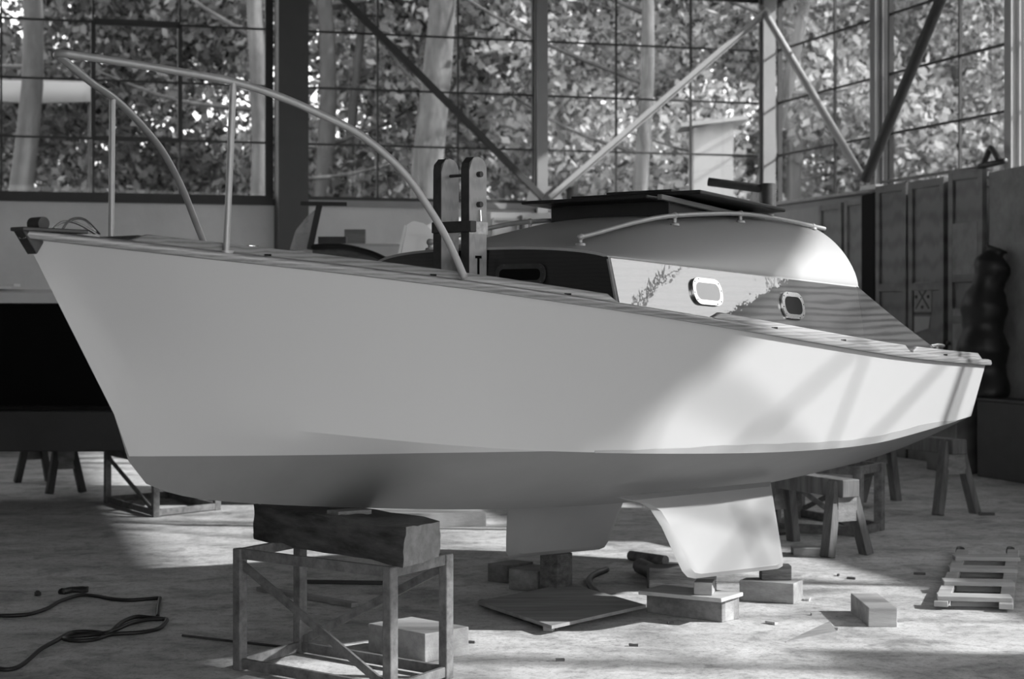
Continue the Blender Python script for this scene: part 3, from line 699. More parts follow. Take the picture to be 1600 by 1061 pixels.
# pulpit: symmetrical tube rails fitted to both sides
pp = [(-1.445, .0, 2.437), (-1.43, .03, 2.434), (-1.40, .05, 2.43), (-1.25, .158, 2.407), (-1.10, .263, 2.382), (-.95, .352, 2.357), (-.80, .436, 2.313), (-.65, .512, 2.251), (-.50, .59, 2.174), (-.35, .659, 2.045), (-.24, .70, 1.90), (-.16, .722, 1.78), (-.08, .735, 1.64)]
port = smoothline([L3(*p) for p in pp], 6); stb = [Vector((p.x, -p.y, p.z)) for p in port[::-1]]
b = MB(); b.tube(stb+port[1:], .0145, 12); pulpit = b.build('pulpit', M_tube, boat, smooth=True)
for sgn in (1, -1):
    b = MB(); b.tube([L3(-.954, .345*sgn, zs(-.9)+.04), L3(-.935, .362*sgn, 2.352)], .0125, 12); b.tube([L3(-.954, .345*sgn, zs(-.9)+.02), L3(-.954, .345*sgn, zs(-.9)+.045)], .028, 12); b.build('leg', M_tube, pulpit, smooth=40)

# ------------------------------------------------------------------ supports
def frame_stand(FL, FR, BR, BL, zt_, label, w=.045, xb=True, group=None):
    root = empty('trestle_stand', FL, label, 'trestle', group); O = Vector(root.location); up = Vector((0, 0, 1)); C = [Vector(p) for p in (FL, FR, BR, BL)]
    for i, c in enumerate(C):
        b = MB(); b.bar(c, c+up*zt_, w, w, side=C[1]-C[0]); b.build('leg', M_steel, root, bev=.005).location = -O
    for i in range(4):
        p, q = C[i], C[(i+1) % 4]
        for z, nm_ in ((zt_-w/2, 'top_rail'), (.03, 'bottom_rail')):
            b = MB(); b.bar(p+up*z, q+up*z, w*.95, w*.5, side=up); b.build(nm_, M_steel, root, bev=.003).location = -O
    if xb:
        for p, q in ((C[0]+up*(zt_-.06), C[1]+up*.03), (C[2]+up*(zt_-.05), C[3]+up*.05)):
            b = MB(); b.bar(p, q, .035, .012, side=up); b.build('brace', M_steel, root).location = -O
    return root
FL, FR = G(375, 1047), Vector((-.475, 7.12, 0)); BR = Vector((-.271, 7.50, 0)); BL = FL+(BR-FR)*1.02
frame_stand(FL, FR, BR, BL, .513, 'rusty angle-iron trestle in the foreground under the bow, carrying the big timber')
# big timber
FLb, FRb = Vector((-1.13, 7.97, .515)), Vector((-.418, 7.10, .515)); ww = Vector((.115, .245, 0)).normalized()*.30
b = MB(); hh = Vector((0, 0, .150)); b.box8([FLb, FRb, FRb+ww, FLb+ww, FLb+hh, FRb+hh, FRb+ww+hh, FLb+ww+hh]); b.rough(9, .011, 9)
ex = (FRb-FLb).normalized(); b.b.normal_update(); cen_ = (FLb+FRb+ww+hh)/2
for f in b.b.faces:
    ne = Vector((ww.y, -ww.x, 0)).normalized()
    if (f.calc_center_median()-FRb).dot(ne) > -.03 and abs(f.normal.dot(ne)) > .5: f.material_index = 1
tag(b.build('timber_beam', [M_oldw2, M_endg], smooth=45), 'massive cracked old timber beam lying on the foreground trestle under the bow', 'timber')
b = MB(); b.box(BWd(-.02, .03, .668), (.16, .10, .025), rz=.6); tag(b.build('wooden_wedge', M_blockd, bev=.003), 'thin wooden packing piece between the bow and the big timber', 'wedge')

frame_stand(G(168, 786), G(243, 808), G(339, 797), G(262, 778), .43, 'dark iron trestle at the left, under the black hull behind the bow', w=.05)
fr = G(1341, 838); frame_stand(G(1212, 829), fr, G(1374, 829), G(1250, 808), .47, 'dark iron trestle behind the near keel beneath the stern', w=.06)

def sawhorse(cA, cB, h, label, beam=(.13, .11), leg=(.085, .035), splay=.17, group=None, inset=.10, m=M_horse):
    cA, cB = Vector(cA), Vector(cB); d = (cB-cA).normalized(); s = Vector((-d.y, d.x, 0)); up = Vector((0, 0, 1))
    root = empty('sawhorse', (cA+cB)/2, label, 'sawhorse', group); O = Vector(root.location)
    b = MB(); b.bar(cA+up*(h-beam[1]/2), cB+up*(h-beam[1]/2), beam[1], beam[0], side=up); b.build('beam', m, root, bev=.006).location = -O
    for c, e in ((cA+d*inset, -1), (cB-d*inset, 1)):
        for q in (-1, 1):
            b = MB(); b.bar(c+s*q*(splay+.03)+d*e*.06, c+s*q*(beam[0]/2-.012)+up*(h-.02)+d*e*-.0, leg[0], leg[1]+.02, side=d); b.build('leg', m, root, bev=.004).location = -O
        b = MB(); z0, z1 = h-.26, h-.11; b.prism([c+s*-(splay*.62)+up*z0+d*e*.04, c+s*(splay*.62)+up*z0+d*e*.04, c+s*.07+up*z1+d*e*.04, c-s*.07+up*z1+d*e*.04], d*e*.025)
        b.build('gusset', M_blockd, root).location = -O
    return root
def hpx(px, Y): return Vector(((px-800)/F*Y, Y, 0))
sawhorse(hpx(1330, 11.25), hpx(1205, 12.0), .475, 'wooden sawhorse in front of the dark trestle under the stern, its end turned to us', splay=.12)
sawhorse(hpx(1500, 13.6), hpx(1368, 14.6), .56, 'wooden sawhorse just past the stern, standing alone near the right wall', splay=.14)
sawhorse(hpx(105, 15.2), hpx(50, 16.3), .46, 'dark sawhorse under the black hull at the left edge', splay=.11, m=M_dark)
# ------------------------------------------------------------------ black boat on the left with windscreen
rb = empty('motorboat', (-2.4, 14.4, 0), 'black-hulled motorboat with a windscreen, standing behind the sailing boat at the left', 'boat'); O = Vector(rb.location)
b = MB()
def sec(x):
    tt = (x+6.0)/6.0; w_ = .85*min(1, (1-abs(tt-.45)*.5)); zt1 = 1.66 if x < -2.7 else 1.66+.36*min(1, (x+2.7)/1.2)
    y0 = 14.0+.05*abs(x+3); yc = 14.85
    return [Vector((x, y0+.28, .50)), Vector((x, y0+.06, .78)), Vector((x, y0+.02, .79)), Vector((x, y0+.02, zt1-.09)), Vector((x, y0-.02, zt1-.08)), Vector((x, y0-.02, zt1)), Vector((x, y0+.25, zt1+.03)), Vector((x, yc+.6, zt1+.03)), Vector((x, 2*yc-y0, zt1)), Vector((x, 2*yc-y0-.02, .8)), Vector((x, yc+.5, .50)), Vector((x, y0+.28, .50))]
A = [sec(x) for x in np.linspace(-5.6, -.35, 22)]
b.grid(A, mi=[1, 1, 0, 0, 2, 2, 2, 2, 0, 1, 1]); b.b.faces.ensure_lookup_table()
for r in (A[0], A[-1]): b.b.faces.new([b.b.verts.new(p) for p in r[:-1]])
b.build('hull', [M_black, M_dark, M_wall], rb).location = -O
b = MB(); b.box8([Vector(p) for p in ((-5.6, 13.93, .445), (-2.6, 13.93, .445), (-2.6, 14.05, .445), (-5.6, 14.05, .445), (-5.6, 13.93, .755), (-2.6, 13.93, .755), (-2.6, 14.05, .755), (-5.6, 14.05, .755))]); b.build('bilge_board', mat('bilge_board_paint', .035, .5, var=.15, scale=3), rb, bev=.01).location = -O
b = MB(); b.tube(smoothline([P(485, 386, 13.9), P(530, 385, 13.7), P(570, 393, 13.6), P(600, 405, 13.5), P(622, 422, 13.5)], 6), .022, 8); b.build('cockpit_rim', M_rubber, rb, smooth=True).location = -O
b = MB(); b.prism([P(488, 388, 13.95), P(530, 387, 13.75), P(570, 395, 13.65), P(600, 407, 13.55), P(620, 424, 13.55), P(620, 455, 13.55), P(488, 455, 13.95)], (0, .08, 0)); b.build('cockpit_side', M_deckw, rb).location = -O
b = MB(); b.prism([P(452, 392, 13.9), P(462, 360, 13.9), P(480, 338, 13.9), P(500, 321, 13.9), P(486, 390, 13.9)], (0, .012, 0)); o = b.build('windscreen', glass_mat('scratched_screen', .3, .15, .75, dirt=.5), rb); o.location = -O
b = MB(); b.bar(P(484, 390, 13.88), P(499, 321, 13.88), .045, .03, side=(1, 0, 0)); b.bar(P(470, 318, 13.88), P(542, 319, 13.88), .03, .03, side=(0, 0, 1)); b.build('windscreen_frame', M_rubber, rb).location = -O
b = MB(); b.prism([P(617, 420, 13.4), P(634, 352, 13.4), P(646, 345, 13.4), P(662, 349, 13.4), P(690, 372, 13.4), P(720, 385, 13.4), P(720, 420, 13.4)], (0, .02, 0)); b.build('side_screen', mat('screen_reflection_white', .55, .2, coat=.5), rb).location = -O  # the pane's white reflection is put into its base colour
b = MB(); b.bar(P(619, 420, 13.37), P(634, 352, 13.37), .02, .02, side=(1, 0, 0)); b.build('screen_edge', M_white, rb).location = -O
for px, lab, hh_ in ((415, 0, 0),):
    pass
# papers on the black hull's deck, jar on the foredeck
b = MB(); b.box((-4.02, 14.25, 1.702), (.20, .16, .02), rz=.3); b.box((-3.93, 14.28, 1.722), (.12, .1, .02), rz=-.2); tag(b.build('paper_bundle', M_paper), 'crumpled white paper lying on the black hull at the left edge', 'paper')
jar = empty('glass_jar', BWd(-.58, .05, zs(-.58)+.045), 'small empty glass jar standing on the foredeck behind the rail', 'jar')
b = MB(); 
prof = [(.001, 0), (.030, 0), (.032, .006), (.032, .05), (.028, .056), (.028, .066)]
def lathe(b, prof, n=16):
    rings = [[b.b.verts.new((r*math.cos(2*math.pi*k/n), r*math.sin(2*math.pi*k/n), z)) for k in range(n)] for r, z in prof]
    for i in range(len(rings)-1):
        for k in range(n): b.b.faces.new((rings[i][k], rings[i][(k+1) % n], rings[i+1][(k+1) % n], rings[i+1][k]))
lathe(b, prof); b.build('body', glass_mat('jar_glass', .3, .02, .9, dirt=.25), jar, smooth=40)
b = MB(); lathe(b, [(.029, .060), (.031, .060), (.031, .070), (.029, .070)]); b.build('rim', M_chrome, jar)
b = MB(); b.box(P(555, 374, 15.0)+Vector((0, 0, -.06)), (.17, .1, .28)); tag(b.build('wood_offcut', M_plyd), 'upright ridged wooden offcut standing behind the motorboat windscreen', 'wood')
b = MB(); b.box(P(520, 382, 14.6)+Vector((0, 0, -.02)), (.22, .14, .16)); tag(b.build('dark_box', M_dark), 'small dark box beside the windscreen post of the motorboat', 'box')

# ------------------------------------------------------------------ white cupboard on the back wall
def panel_door(at, e0, e1, z0, z1, off, m, label, fr_=.07, rows_=2, cat='door', name='panel_door', m2=None, lean=0.0, knob=True, splits=None, mp=None):
    root = empty(name, at(e0, off, z0), label, cat); O = Vector(root.location)
    def A(e, o, z): return at(e, o-lean*(z-z0)/(z1-z0), z)
    b = MB(); b.box8([A(e0, off, z0), A(e1, off, z0), A(e1, off+.03, z0), A(e0, off+.03, z0), A(e0, off, z1), A(e1, off, z1), A(e1, off+.03, z1), A(e0, off+.03, z1)]); b.build('leaf', m2 or m, root).location = -O
    zz = [z0]+[z0+(z1-z0)*s for s in (splits or [.5])]+[z1]
    f = MB()
    for e in (e0+fr_/2, e1-fr_/2): f.box8([A(e-fr_/2, off+.03, z0), A(e+fr_/2, off+.03, z0), A(e+fr_/2, off+.055, z0), A(e-fr_/2, off+.055, z0), A(e-fr_/2, off+.03, z1), A(e+fr_/2, off+.03, z1), A(e+fr_/2, off+.055, z1), A(e-fr_/2, off+.055, z1)])
    for i, z in enumerate(zz):
        a, c = (z, z+fr_*1.4) if i == 0 else (z-fr_, z) if i == len(zz)-1 else (z-fr_/2, z+fr_/2)
        f.box8([A(e0+fr_, off+.03, a), A(e1-fr_, off+.03, a), A(e1-fr_, off+.053, a), A(e0+fr_, off+.053, a), A(e0+fr_, off+.03, c), A(e1-fr_, off+.03, c), A(e1-fr_, off+.053, c), A(e0+fr_, off+.053, c)])
    f.build('frame', m, root, bev=.004).location = -O
    if knob:
        k = MB(); k.sphere(A(e0+fr_*.5, off+.075, z0+(z1-z0)*.42), .022, 6); k.build('knob', M_dull, root).location = -O
    return root
M_whitep = mat('white_cupboard_paint', .42, .6, var=.05, scale=3)
cup = empty('cupboard', wb(jpx(870), .2, 0), 'pale two-door wall cupboard under the back windows behind the cabin roof', 'cupboard'); O = Vector(cup.location)
b = MB(); b.box8([wb(jpx(745), .2, 0), wb(jpx(880), .2, 0), wb(jpx(880), .6, 0), wb(jpx(745), .6, 0), wb(jpx(745), .2, 2.66), wb(jpx(880), .2, 2.66), wb(jpx(880), .6, 2.66), wb(jpx(745), .6, 2.66)]); b.build('body', M_whitep, cup).location = -O
for a, c in ((748, 786), (797, 855)):
    f = MB(); e0, e1 = jpx(a), jpx(c)
    for p, q in (((e0, 1.3), (e0, 2.6)), ((e1, 1.3), (e1, 2.6)), ((e0, 2.6), (e1, 2.6)), ((e0, 1.3), (e1, 1.3))): f.bar(wb(p[0], .61, p[1]-.02), wb(q[0], .61, q[1]-.02), .03, .03, side=BN)
    f.build('door', M_post, cup).location = -O
b = MB(); b.bar(wb(jpx(791), .62, 2.4), wb(jpx(791), .62, 2.63), .03, .02, side=BN); b.build('handle', M_dull, cup).location = -O

# ------------------------------------------------------------------ doors, boards and lockers along the right wall
def rdoor(p0, p1, top, off, m, label, **kw): 
    return panel_door(wr, kpx(p0), kpx(p1), 0.0, top, off, m, label, **kw)
b = MB(); b.box8([wr(kpx(1209), .06, 0), wr(kpx(1299), .06, 0), wr(kpx(1299), .10, 0), wr(kpx(1209), .10, 0), wr(kpx(1209), .06, 2.72), wr(kpx(1299), .06, 2.74), wr(kpx(1299), .10, 2.74), wr(kpx(1209), .10, 2.72)]); tag(b.build('wall_board', M_door3), 'plain grey board leaning against the right wall beside the corner post', 'board')
rdoor(1300, 1336, 2.74, .12, M_door2, 'mid-brown panel door next to the plain grey board', splits=[.55], knob=False)
rdoor(1341, 1371, 2.76, .12, M_door2, 'mid-toned panel door beside the dark gap on the right wall', splits=[.55], knob=False)
rdoor(1393, 1441, 2.86, .14, M_door1, 'dark tall panel door just right of the dark gap', splits=[.62], fr_=.08, m2=M_door1)
d = rdoor(1445, 1501, 2.86, .14, M_door1, 'dark tall panel door with a pale crossed square on it', splits=[.62], fr_=.08)
O = Vector(d.location)
b = MB(); e0, e1 = kpx(1452), kpx(1479); b.prism([wr(e0, .172, 1.52), wr(e1, .172, 1.52), wr(e1, .172, 1.82), wr(e0, .172, 1.82)], RN*.004); b.build('pale_square', M_worn, d).location = -O
b = MB(); b.bar(wr(e0+.04, .178, 1.55), wr(e1-.04, .178, 1.79), .018, .004, side=(0, 0, 1)); b.bar(wr(e0+.04, .178, 1.79), wr(e1-.04, .178, 1.55), .018, .004, side=(0, 0, 1))
for fx, fz in ((.5, .85), (.5, .15), (.15, .5), (.85, .5)): b.sphere(wr(e0+(e1-e0)*fx, .177, 1.52+.3*fz), .018, 5)
b.bar(wr(e0, .178, 1.50), wr(e1, .178, 1.50), .02, .004, side=(0, 0, 1)); b.build('crossed_mark', M_dark, d).location = -O
b = MB(); b.prism([wr(e0, .172, 1.30), wr(e1-.05, .172, 1.35), wr(e1-.02, .172, 1.47), wr(e0, .172, 1.47)], RN*.004); b.build('torn_label', M_door3, d).location = -O
d = rdoor(1517, 1571, 2.88, .20, M_door1, 'dark tall door with pale worn panels near the right edge', splits=[.33, .5, .64], fr_=.08); O = Vector(d.location)
b = MB(); e0, e1 = kpx(1524), kpx(1563)
b.prism([wr(e0, .232, 1.88), wr(e1, .232, 1.88), wr(e1, .232, 2.38), wr(e0, .232, 2.38)], RN*.02); b.prism([wr(e0, .232, .2), wr(e1, .232, .2), wr(e1, .232, 1.55), wr(e0, .232, 1.55)], RN*.02); b.build('pale_panel', M_worn, d).location = -O
b = MB(); b.box8([wr(kpx(1503), .08, 0), wr(kpx(1515), .08, 0), wr(kpx(1515), .11, 0), wr(kpx(1503), .11, 0), wr(kpx(1503), .08, 2.85), wr(kpx(1515), .08, 2.85), wr(kpx(1515), .11, 2.85), wr(kpx(1503), .11, 2.85)]); tag(b.build('narrow_plank', M_door3), 'narrow pale plank standing between two dark doors on the right wall', 'plank')
b = MB(); b.box8([wr(kpx(1372), .17, 0), wr(kpx(1392), .17, 0), wr(kpx(1392), .20, 0), wr(kpx(1372), .20, 0), wr(kpx(1372), .17, 2.78), wr(kpx(1392), .17, 2.8), wr(kpx(1392), .20, 2.8), wr(kpx(1372), .20, 2.78)]); tag(b.build('gap_shade_sheet', M_black), 'black upright sheet standing in for the shade of the gap between the lighter and the dark doors', 'board')  # black sheet: the shade of the open gap put into a colour
b = MB(); b.box8([wr(kpx(1574), .16, 0), wr(kpx(1574)+1.1, .16, 0), wr(kpx(1574)+1.1, .20, 0), wr(kpx(1574), .20, 0), wr(kpx(1574), .16, 2.84), wr(kpx(1574)+1.1, .16, 2.88), wr(kpx(1574)+1.1, .20, 2.88), wr(kpx(1574), .20, 2.84)]); tag(b.build('pale_sheet', M_worn), 'pale boarded sheet standing at the right edge under the windows', 'board')
b = MB(); cpts = smoothline([wr(kpx(1599), .40, .7), wr(kpx(1597), .42, 1.1), wr(kpx(1598), .42, 1.5), wr(kpx(1602), .36, 1.9), wr(kpx(1604), .30, 2.1)], 5)
b.tube(cpts, [.22+.03*math.sin(k*1.3)-(.012*max(0, k-9)) for k in range(len(cpts))], 14); b.rough(1, .03, 3)
tag(b.build('hanging_coat', M_rubber, smooth=True), 'dark crumpled coat hanging against the pale sheet at the right edge', 'coat')
def crate(cx, cy, w, dp, h, rz, label, m=M_dark, name='tool_chest'):
    root = empty(name, (cx, cy, 0), label, 'chest', rz=rz)
    b = MB(); b.box((0, 0, h/2), (w, dp, h)); b.build('body', m, root, bev=.01); b = MB(); b.box((0, 0, h+.012), (w+.03, dp+.03, .024)); b.build('lid', m, root, bev=.004); return root
def wall_chest(k0, k1, o0, o1, h, label, m):
    c = (wr(k0, o0)+wr(k1, o1))/2; crate(c.x, c.y, k1-k0, o1-o0, h, math.atan2(RW.y, RW.x), label, m)
wall_chest(5.75, 7.2, .24, .58, .70, 'dark chest on the floor at the right edge below the hanging coat', M_dark)
wall_chest(4.95, 5.5, .30, .65, 1.0, 'tall dark chest behind the stern, left of the chest at the right edge', M_door1)
b = MB(); b.box8([wr(9.3, .40, 0), wr(11.6, .40, 0), wr(11.6, .46, 0), wr(9.3, .46, 0), wr(9.3, .14, 3.5), wr(11.6, .14, 3.5), wr(11.6, .20, 3.5), wr(9.3, .20, 3.5)])  # unseen board, added to keep the sun off the floor under the stern
tag(b.build('shade_board', M_door3), 'unseen tall board added on the right wall to shade the floor under the stern', 'board')
b = MB(); b.box8([wr(15.7, .40, 0), wr(18, .40, 0), wr(18, .46, 0), wr(15.7, .46, 0), wr(15.7, .14, 3.6), wr(18, .14, 3.6), wr(18, .20, 3.6), wr(15.7, .20, 3.6)])  # unseen board, added to darken the floor at the lower right
tag(b.build('shade_board', M_door3), 'unseen tall board added on the right wall nearest to the camera to shade the lower right floor', 'board')
# ledge things on sill
b = MB(); b.bar(wr(.35, .1, 2.835), wr(kp[1]+.2, .1, 2.835), .05, .03, side=RN); tag(b.build('thin_lath', M_ply), 'thin pale lath lying along the right window sill', 'lath')
b = MB(); b.bar(wr(kp[1]+.35, .15, 2.90), wr(kpx(1560), .15, 2.91), .06, .025, side=RN); tag(b.build('long_batten', M_plyd), 'long weathered batten resting on top of the tall doors', 'batten')
b = MB(); b.tube(smoothline([wr(kpx(1566), .2, 2.93), wr(kpx(1575), .2, 3.05), wr(kpx(1582), .22, 3.06), wr(kpx(1590), .2, 2.95)], 6), .03, 8); b.tube([wr(kpx(1560), .2, 2.91), wr(kpx(1600), .2, 2.93)], .03, 8)
tag(b.build('pipe_fitting', M_dull, smooth=True), 'dark bent pipe lying on top of the doors at the right edge', 'pipe')
b = MB(); b.box(wr(kpx(1383), .16, 2.86), (.3, .1, .05), rz=-1.2); tag(b.build('small_packet', M_paper), 'small white packet on the sill at the foot of the thick dark brace', 'packet')

# pipe stand behind the cabin
ps = empty('pipe_davit', hpx(1198, 12.45), 'dark iron pipe stand with a sideways arm rising behind the cabin roof', 'pipe stand'); O = Vector(ps.location)
b = MB(); q = P(1200, 296, 12.45); b.tube([Vector((q.x, q.y, 0)), q], .042, 12); b.build('upright', M_dull, ps, smooth=40).location = -O
b = MB(); b.tube([P(1207, 297, 12.45), P(1107, 284, 12.6)], .030, 12); b.build('arm', M_dull, ps, smooth=40).location = -O
b = MB(); b.tube([q+Vector((0, 0, -.16)), q+Vector((0, 0, .04))], .055, 12); b.build('collar', M_dull, ps, smooth=40).location = -O
b = MB(); b.tube([Vector((q.x, q.y, 0)), Vector((q.x, q.y, .02))], .14, 16); b.build('base_plate', M_dull, ps, smooth=40).location = -O

# ------------------------------------------------------------------ blocks and lumber on the floor
def quadbox(p, q, wv, h, z0=0.0, name='wooden_block', m=M_block, label='', cat='block', bev=.004, rough=0, group=None):
    p, q = Vector(p), Vector(q); p.z = q.z = z0; d = (q-p).normalized(); s = Vector((-d.y, d.x, 0))*wv; u = Vector((0, 0, h))
    b = MB(); c = (p+q+s)/2; b.box8([p, q, q+s, p+s, p+u, q+u, q+s+u, p+s+u])
    if rough: b.rough(3, rough, 20)
    o = b.build(name, m, bev=bev, origin=Vector((c.x, c.y, z0))); return tag(o, label, cat, group)
quadbox(G(1357, 980), G(1402, 980), .46, .093, label='pale squared wooden block lying alone on the sunlit floor at the right')
quadbox(G(1010, 957), G(1128, 973), .15, .112, m=M_blockd, label='split wooden block standing on edge under the near keel, beneath the short plank')
quadbox(G(1133, 972), G(1147, 969), .16, .10, m=M_block, label='short narrow block touching the right end of the split block')
p0 = P(997, 912, 9.0); p1 = P(1127, 928, 8.75); quadbox((p0.x-.0, p0.y, 0), (p1.x, p1.y, 0), .24, .020, z0=.113, name='short_plank', m=M_ply, label='short pale plank lying on the split block under the near keel', cat='plank')
quadbox(P(1084, 920, 8.86), P(1113, 921, 8.84), .12, .062, z0=.134, m=M_block, name='packing_block', label='little block wedged between the short plank and the near keel')
quadbox(G(1155, 938), G(1240, 944), .17, .105, m=M_block, label='pale wooden block right of the split block with dark drips down its face')
quadbox(P(1190, 908, 9.53), P(1237, 908, 9.53), .10, .075, z0=.106, m=M_oldw, name='dark_offcut', label='dark offcut lying on the pale block under the after end of the near keel', cat='wood')
quadbox(G(1014, 925), G(1120, 925), .16, .13, m=M_oldw, label='dark rough block on the floor behind the split block')
quadbox(G(1240, 868), G(1290, 868), .12, .045, m=M_plyd, name='wooden_wedge', label='grey wooden offcut on the floor at the foot of the nearer sawhorse', cat='wedge')
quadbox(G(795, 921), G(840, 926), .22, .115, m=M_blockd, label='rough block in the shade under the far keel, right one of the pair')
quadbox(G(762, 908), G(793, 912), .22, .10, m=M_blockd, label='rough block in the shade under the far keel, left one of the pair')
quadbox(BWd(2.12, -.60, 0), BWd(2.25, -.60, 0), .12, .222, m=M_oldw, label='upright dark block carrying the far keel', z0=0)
quadbox(G(575, 1018), G(664, 1036), .26, .125, m=M_block, label='wooden block on the floor behind the legs of the foreground trestle')
quadbox(G(672, 1026), G(690, 1022), .10, .05, m=M_blockd, label='small offcut beside the block behind the foreground trestle', name='wood_offcut', cat='wood')
# wedge on the floor, right foreground
a, c, e = G(1228, 1004), G(1307, 998), G(1296, 982)
b = MB(); up = Vector((0, 0, .035)); vs = [a, c, e]; v0 = [b.b.verts.new(p) for p in vs]; v1 = [b.b.verts.new(p+(up if i else up*.15)) for i, p in enumerate(vs)]
b.b.faces.new(v0[::-1]); b.b.faces.new(v1)
for i in range(3): b.b.faces.new((v0[i], v0[(i+1) % 3], v1[(i+1) % 3], v1[i]))
tag(b.build('wooden_wedge', M_block), 'flat pale triangular wedge on the floor in front of the lone block', 'wedge')
# plywood sheet on the floor with a batten under its left edge
A_, B_, C_ = G(746, 944, .03), G(862, 983, .03), G(1009, 950, .03); D_ = A_+(C_-B_)
b = MB(); b.prism([A_, B_, C_, D_], (0, 0, .016)); tag(b.build('plywood_sheet', M_plyd), 'thin plywood sheet lying on the floor between the two keels', 'plywood')
quadbox(G(748, 946), G(860, 986), .03, .030, m=M_oldw, name='batten', label='dark batten under the left edge of the plywood sheet', cat='batten')
quadbox(G(864, 987), G(872, 982), .05, .028, m=M_block, name='wood_offcut', label='pale little offcut at the front corner of the plywood sheet', cat='wood')
# curved dark offcut
b = MB(); b.tube(smoothline([G(948, 890, .02), G(925, 900, .02), G(921, 912, .02), G(935, 930, .02)], 6), .018, 6); tag(b.build('bent_strap', M_dull, smooth=True), 'bent dark strap lying on the floor between the keels', 'strap')
b = MB(); b.tube([G(1000, 884, .04), G(1050, 906, .05)], .045, 10); tag(b.build('iron_bar', M_dull, smooth=40), 'stout dark iron bar behind the near keel blocks', 'bar')
b = MB(); b.tube([G(985, 868, .03), G(1040, 876, .03)], .03, 10); tag(b.build('round_rod', M_steel, smooth=40), 'dark round rod on the floor behind the stout iron bar', 'rod')
# long pale boards behind the far keel
quadbox(G(560, 828), G(760, 822), .7, .10, m=M_ply, name='long_board', label='long pale board seen under the bow behind the big timber', cat='board')
quadbox(G(400, 924), G(549, 950), .05, .025, m=M_plyd, name='batten', label='thin batten on the floor behind the foreground trestle', cat='batten')
quadbox(G(470, 912), G(600, 914), .03, .02, m=M_dark, name='batten', label='dark thin batten on the floor, farther back behind the foreground trestle', cat='batten')
# slatted rack lying on the floor
rack = empty('slatted_rack', G(1520, 930), 'four-slat wooden rack lying flat on the floor near the right edge', 'rack'); O = Vector(rack.location)
L0, L1, R0_, R1_ = G(1470, 944, .03), G(1504, 862, .03), G(1572, 948, .03), G(1583, 862, .03)
for p, q in ((L0, L1), (R0_, R1_)):
    b = MB(); b.bar(p, q, .07, .028, side=(1, 0, 0)); b.build('rail', M_ply, rack, bev=.003).location = -O
for (x0, y0, x1, y1) in ((1490, 871, 1591, 872), (1482, 888, 1588, 890), (1473, 909, 1583, 911), (1464, 932, 1580, 935)):
    b = MB(); p, q = G(x0, y0, .055), G(x1, y1, .055); b.bar(p, q, .13, .024, side=(0, 1, 0)); b.build('slat', M_ply, rack, bev=.003).location = -O
for (x0, y0, x1, y1) in ((1506, 880, 1575, 881), (1500, 897, 1570, 898), (1494, 919, 1566, 920), (1486, 942, 1562, 943)):
    b = MB(); p, q = G(x0, y0, .02), G(x1, y1, .02); b.bar(p, q, .03, .03, side=(0, 1, 0)); b.build('cross_batten', M_plyd, rack).location = -O
for p in (L1, R1_):
    b = MB(); b.tube(smoothline([p+Vector((-.03, .0, -.005)), p+Vector((-.01, .06, .012)), p+Vector((.03, .12, .0))], 4), .014, 8); b.build('hook', M_dull, rack, smooth=True).location = -O
b = MB(); p, q = G(1530, 803, .01), G(1553, 803, .01); b.bar(p, q, .05, .02, side=(0, 1, 0)); tag(b.build('wood_offcut', M_dark), 'small dark strip of wood on the floor right of the farther sawhorse', 'wood')

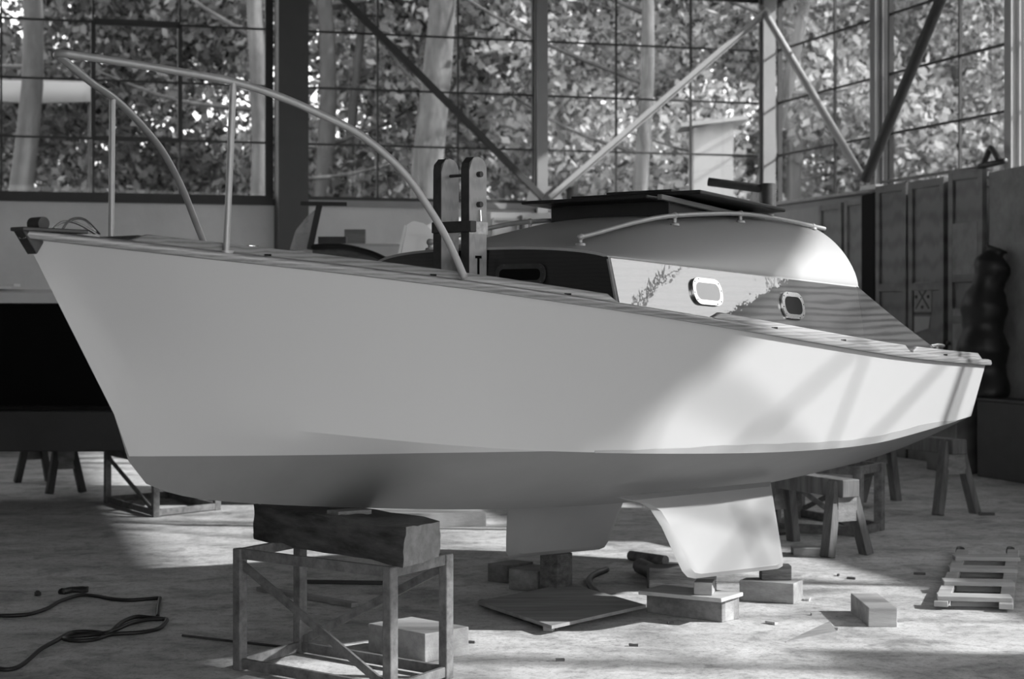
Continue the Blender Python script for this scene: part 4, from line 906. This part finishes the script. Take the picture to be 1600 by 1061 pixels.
# cable
def zc_(x, y): px, py = x/4, 800+y/4; return G(px, py, .009)
b = MB()
b.tube(smoothline([zc_(*p) for p in ((-80, 640), (0, 648), (120, 645), (200, 635), (300, 600), (380, 555), (500, 520), (600, 525), (700, 543), (800, 550), (900, 545), (990, 538), (998, 545), (990, 600), (985, 655))], 5), .010, 8)
b.tube(smoothline([zc_(*p) for p in ((-60, 960), (30, 985), (130, 960), (250, 860), (350, 805), (430, 760), (500, 748), (600, 750), (680, 755), (760, 690), (850, 655), (940, 660), (1030, 670), (1040, 680), (1000, 725), (930, 745), (850, 755), (700, 765), (600, 795), (500, 805), (430, 800), (400, 790), (450, 778), (600, 765), (700, 745), (820, 695), (930, 672), (1035, 668))], 5), .010, 8)
tag(b.build('power_cable', M_rubber, smooth=True), 'black power cable looped on the floor at the lower left', 'cable')
b = MB(); b.tube(smoothline([zc_(385, 505), zc_(450, 492), zc_(550, 490)], 4), .022, 8); b.rough(1, .004, 30); tag(b.build('cable_plug', M_rubber, smooth=True), 'black plug lying next to the cable at the lower left', 'plug')
b = MB(); b.sphere(zc_(235, 512), .02, 6); b.rough(1, .006, 30); tag(b.build('dark_rag', M_rubber), 'tiny dark rag on the floor left of the plug', 'rag')
b = MB(); b.tube([G(285, 993, .008), G(480, 1015, .008)], .006, 8); tag(b.build('thin_rod', M_dull), 'thin dark rod on the floor running under the foreground trestle', 'rod')
# scraps of wood on the sunny floor
M_scr = mat('scrap', .10, .8)
spots = [(640, 775, 0), (1262, 938, 1), (1205, 975, 1), (735, 1005, 0), (875, 1033, 0), (1047, 975, 0), (1275, 961, 1), (1330, 905, 0), (1437, 898, 0), (1300, 985, 0), (1310, 900, 0), (990, 1010, 0)]
names = ['under the bow', 'right of the pale block with drips', 'in front of the pale block with drips', 'right of the foreground trestle', 'in front of the plywood sheet', 'in front of the split block', 'left of the lone block', 'behind the lone block', 'left of the slatted rack', 'in front of the lone block', 'between the near sawhorse and the lone block', 'on the sunlit floor at the bottom']
for (px, py, k), nm_ in zip(spots, names):
    if py < 800: continue
    g = G(px, py); b = MB(); a = R.uniform(0, 3); L = R.uniform(.03, .07)
    b.box(g+Vector((0, 0, .006)), (L, L*.35, .012), rz=a); b.rough(1, .003, 40)
    tag(b.build('wood_chip', M_ply if k else M_scr), '%s wood chip on the floor %s' % ('pale' if k else 'dark', nm_), 'wood chip', 'scattered wood chips')
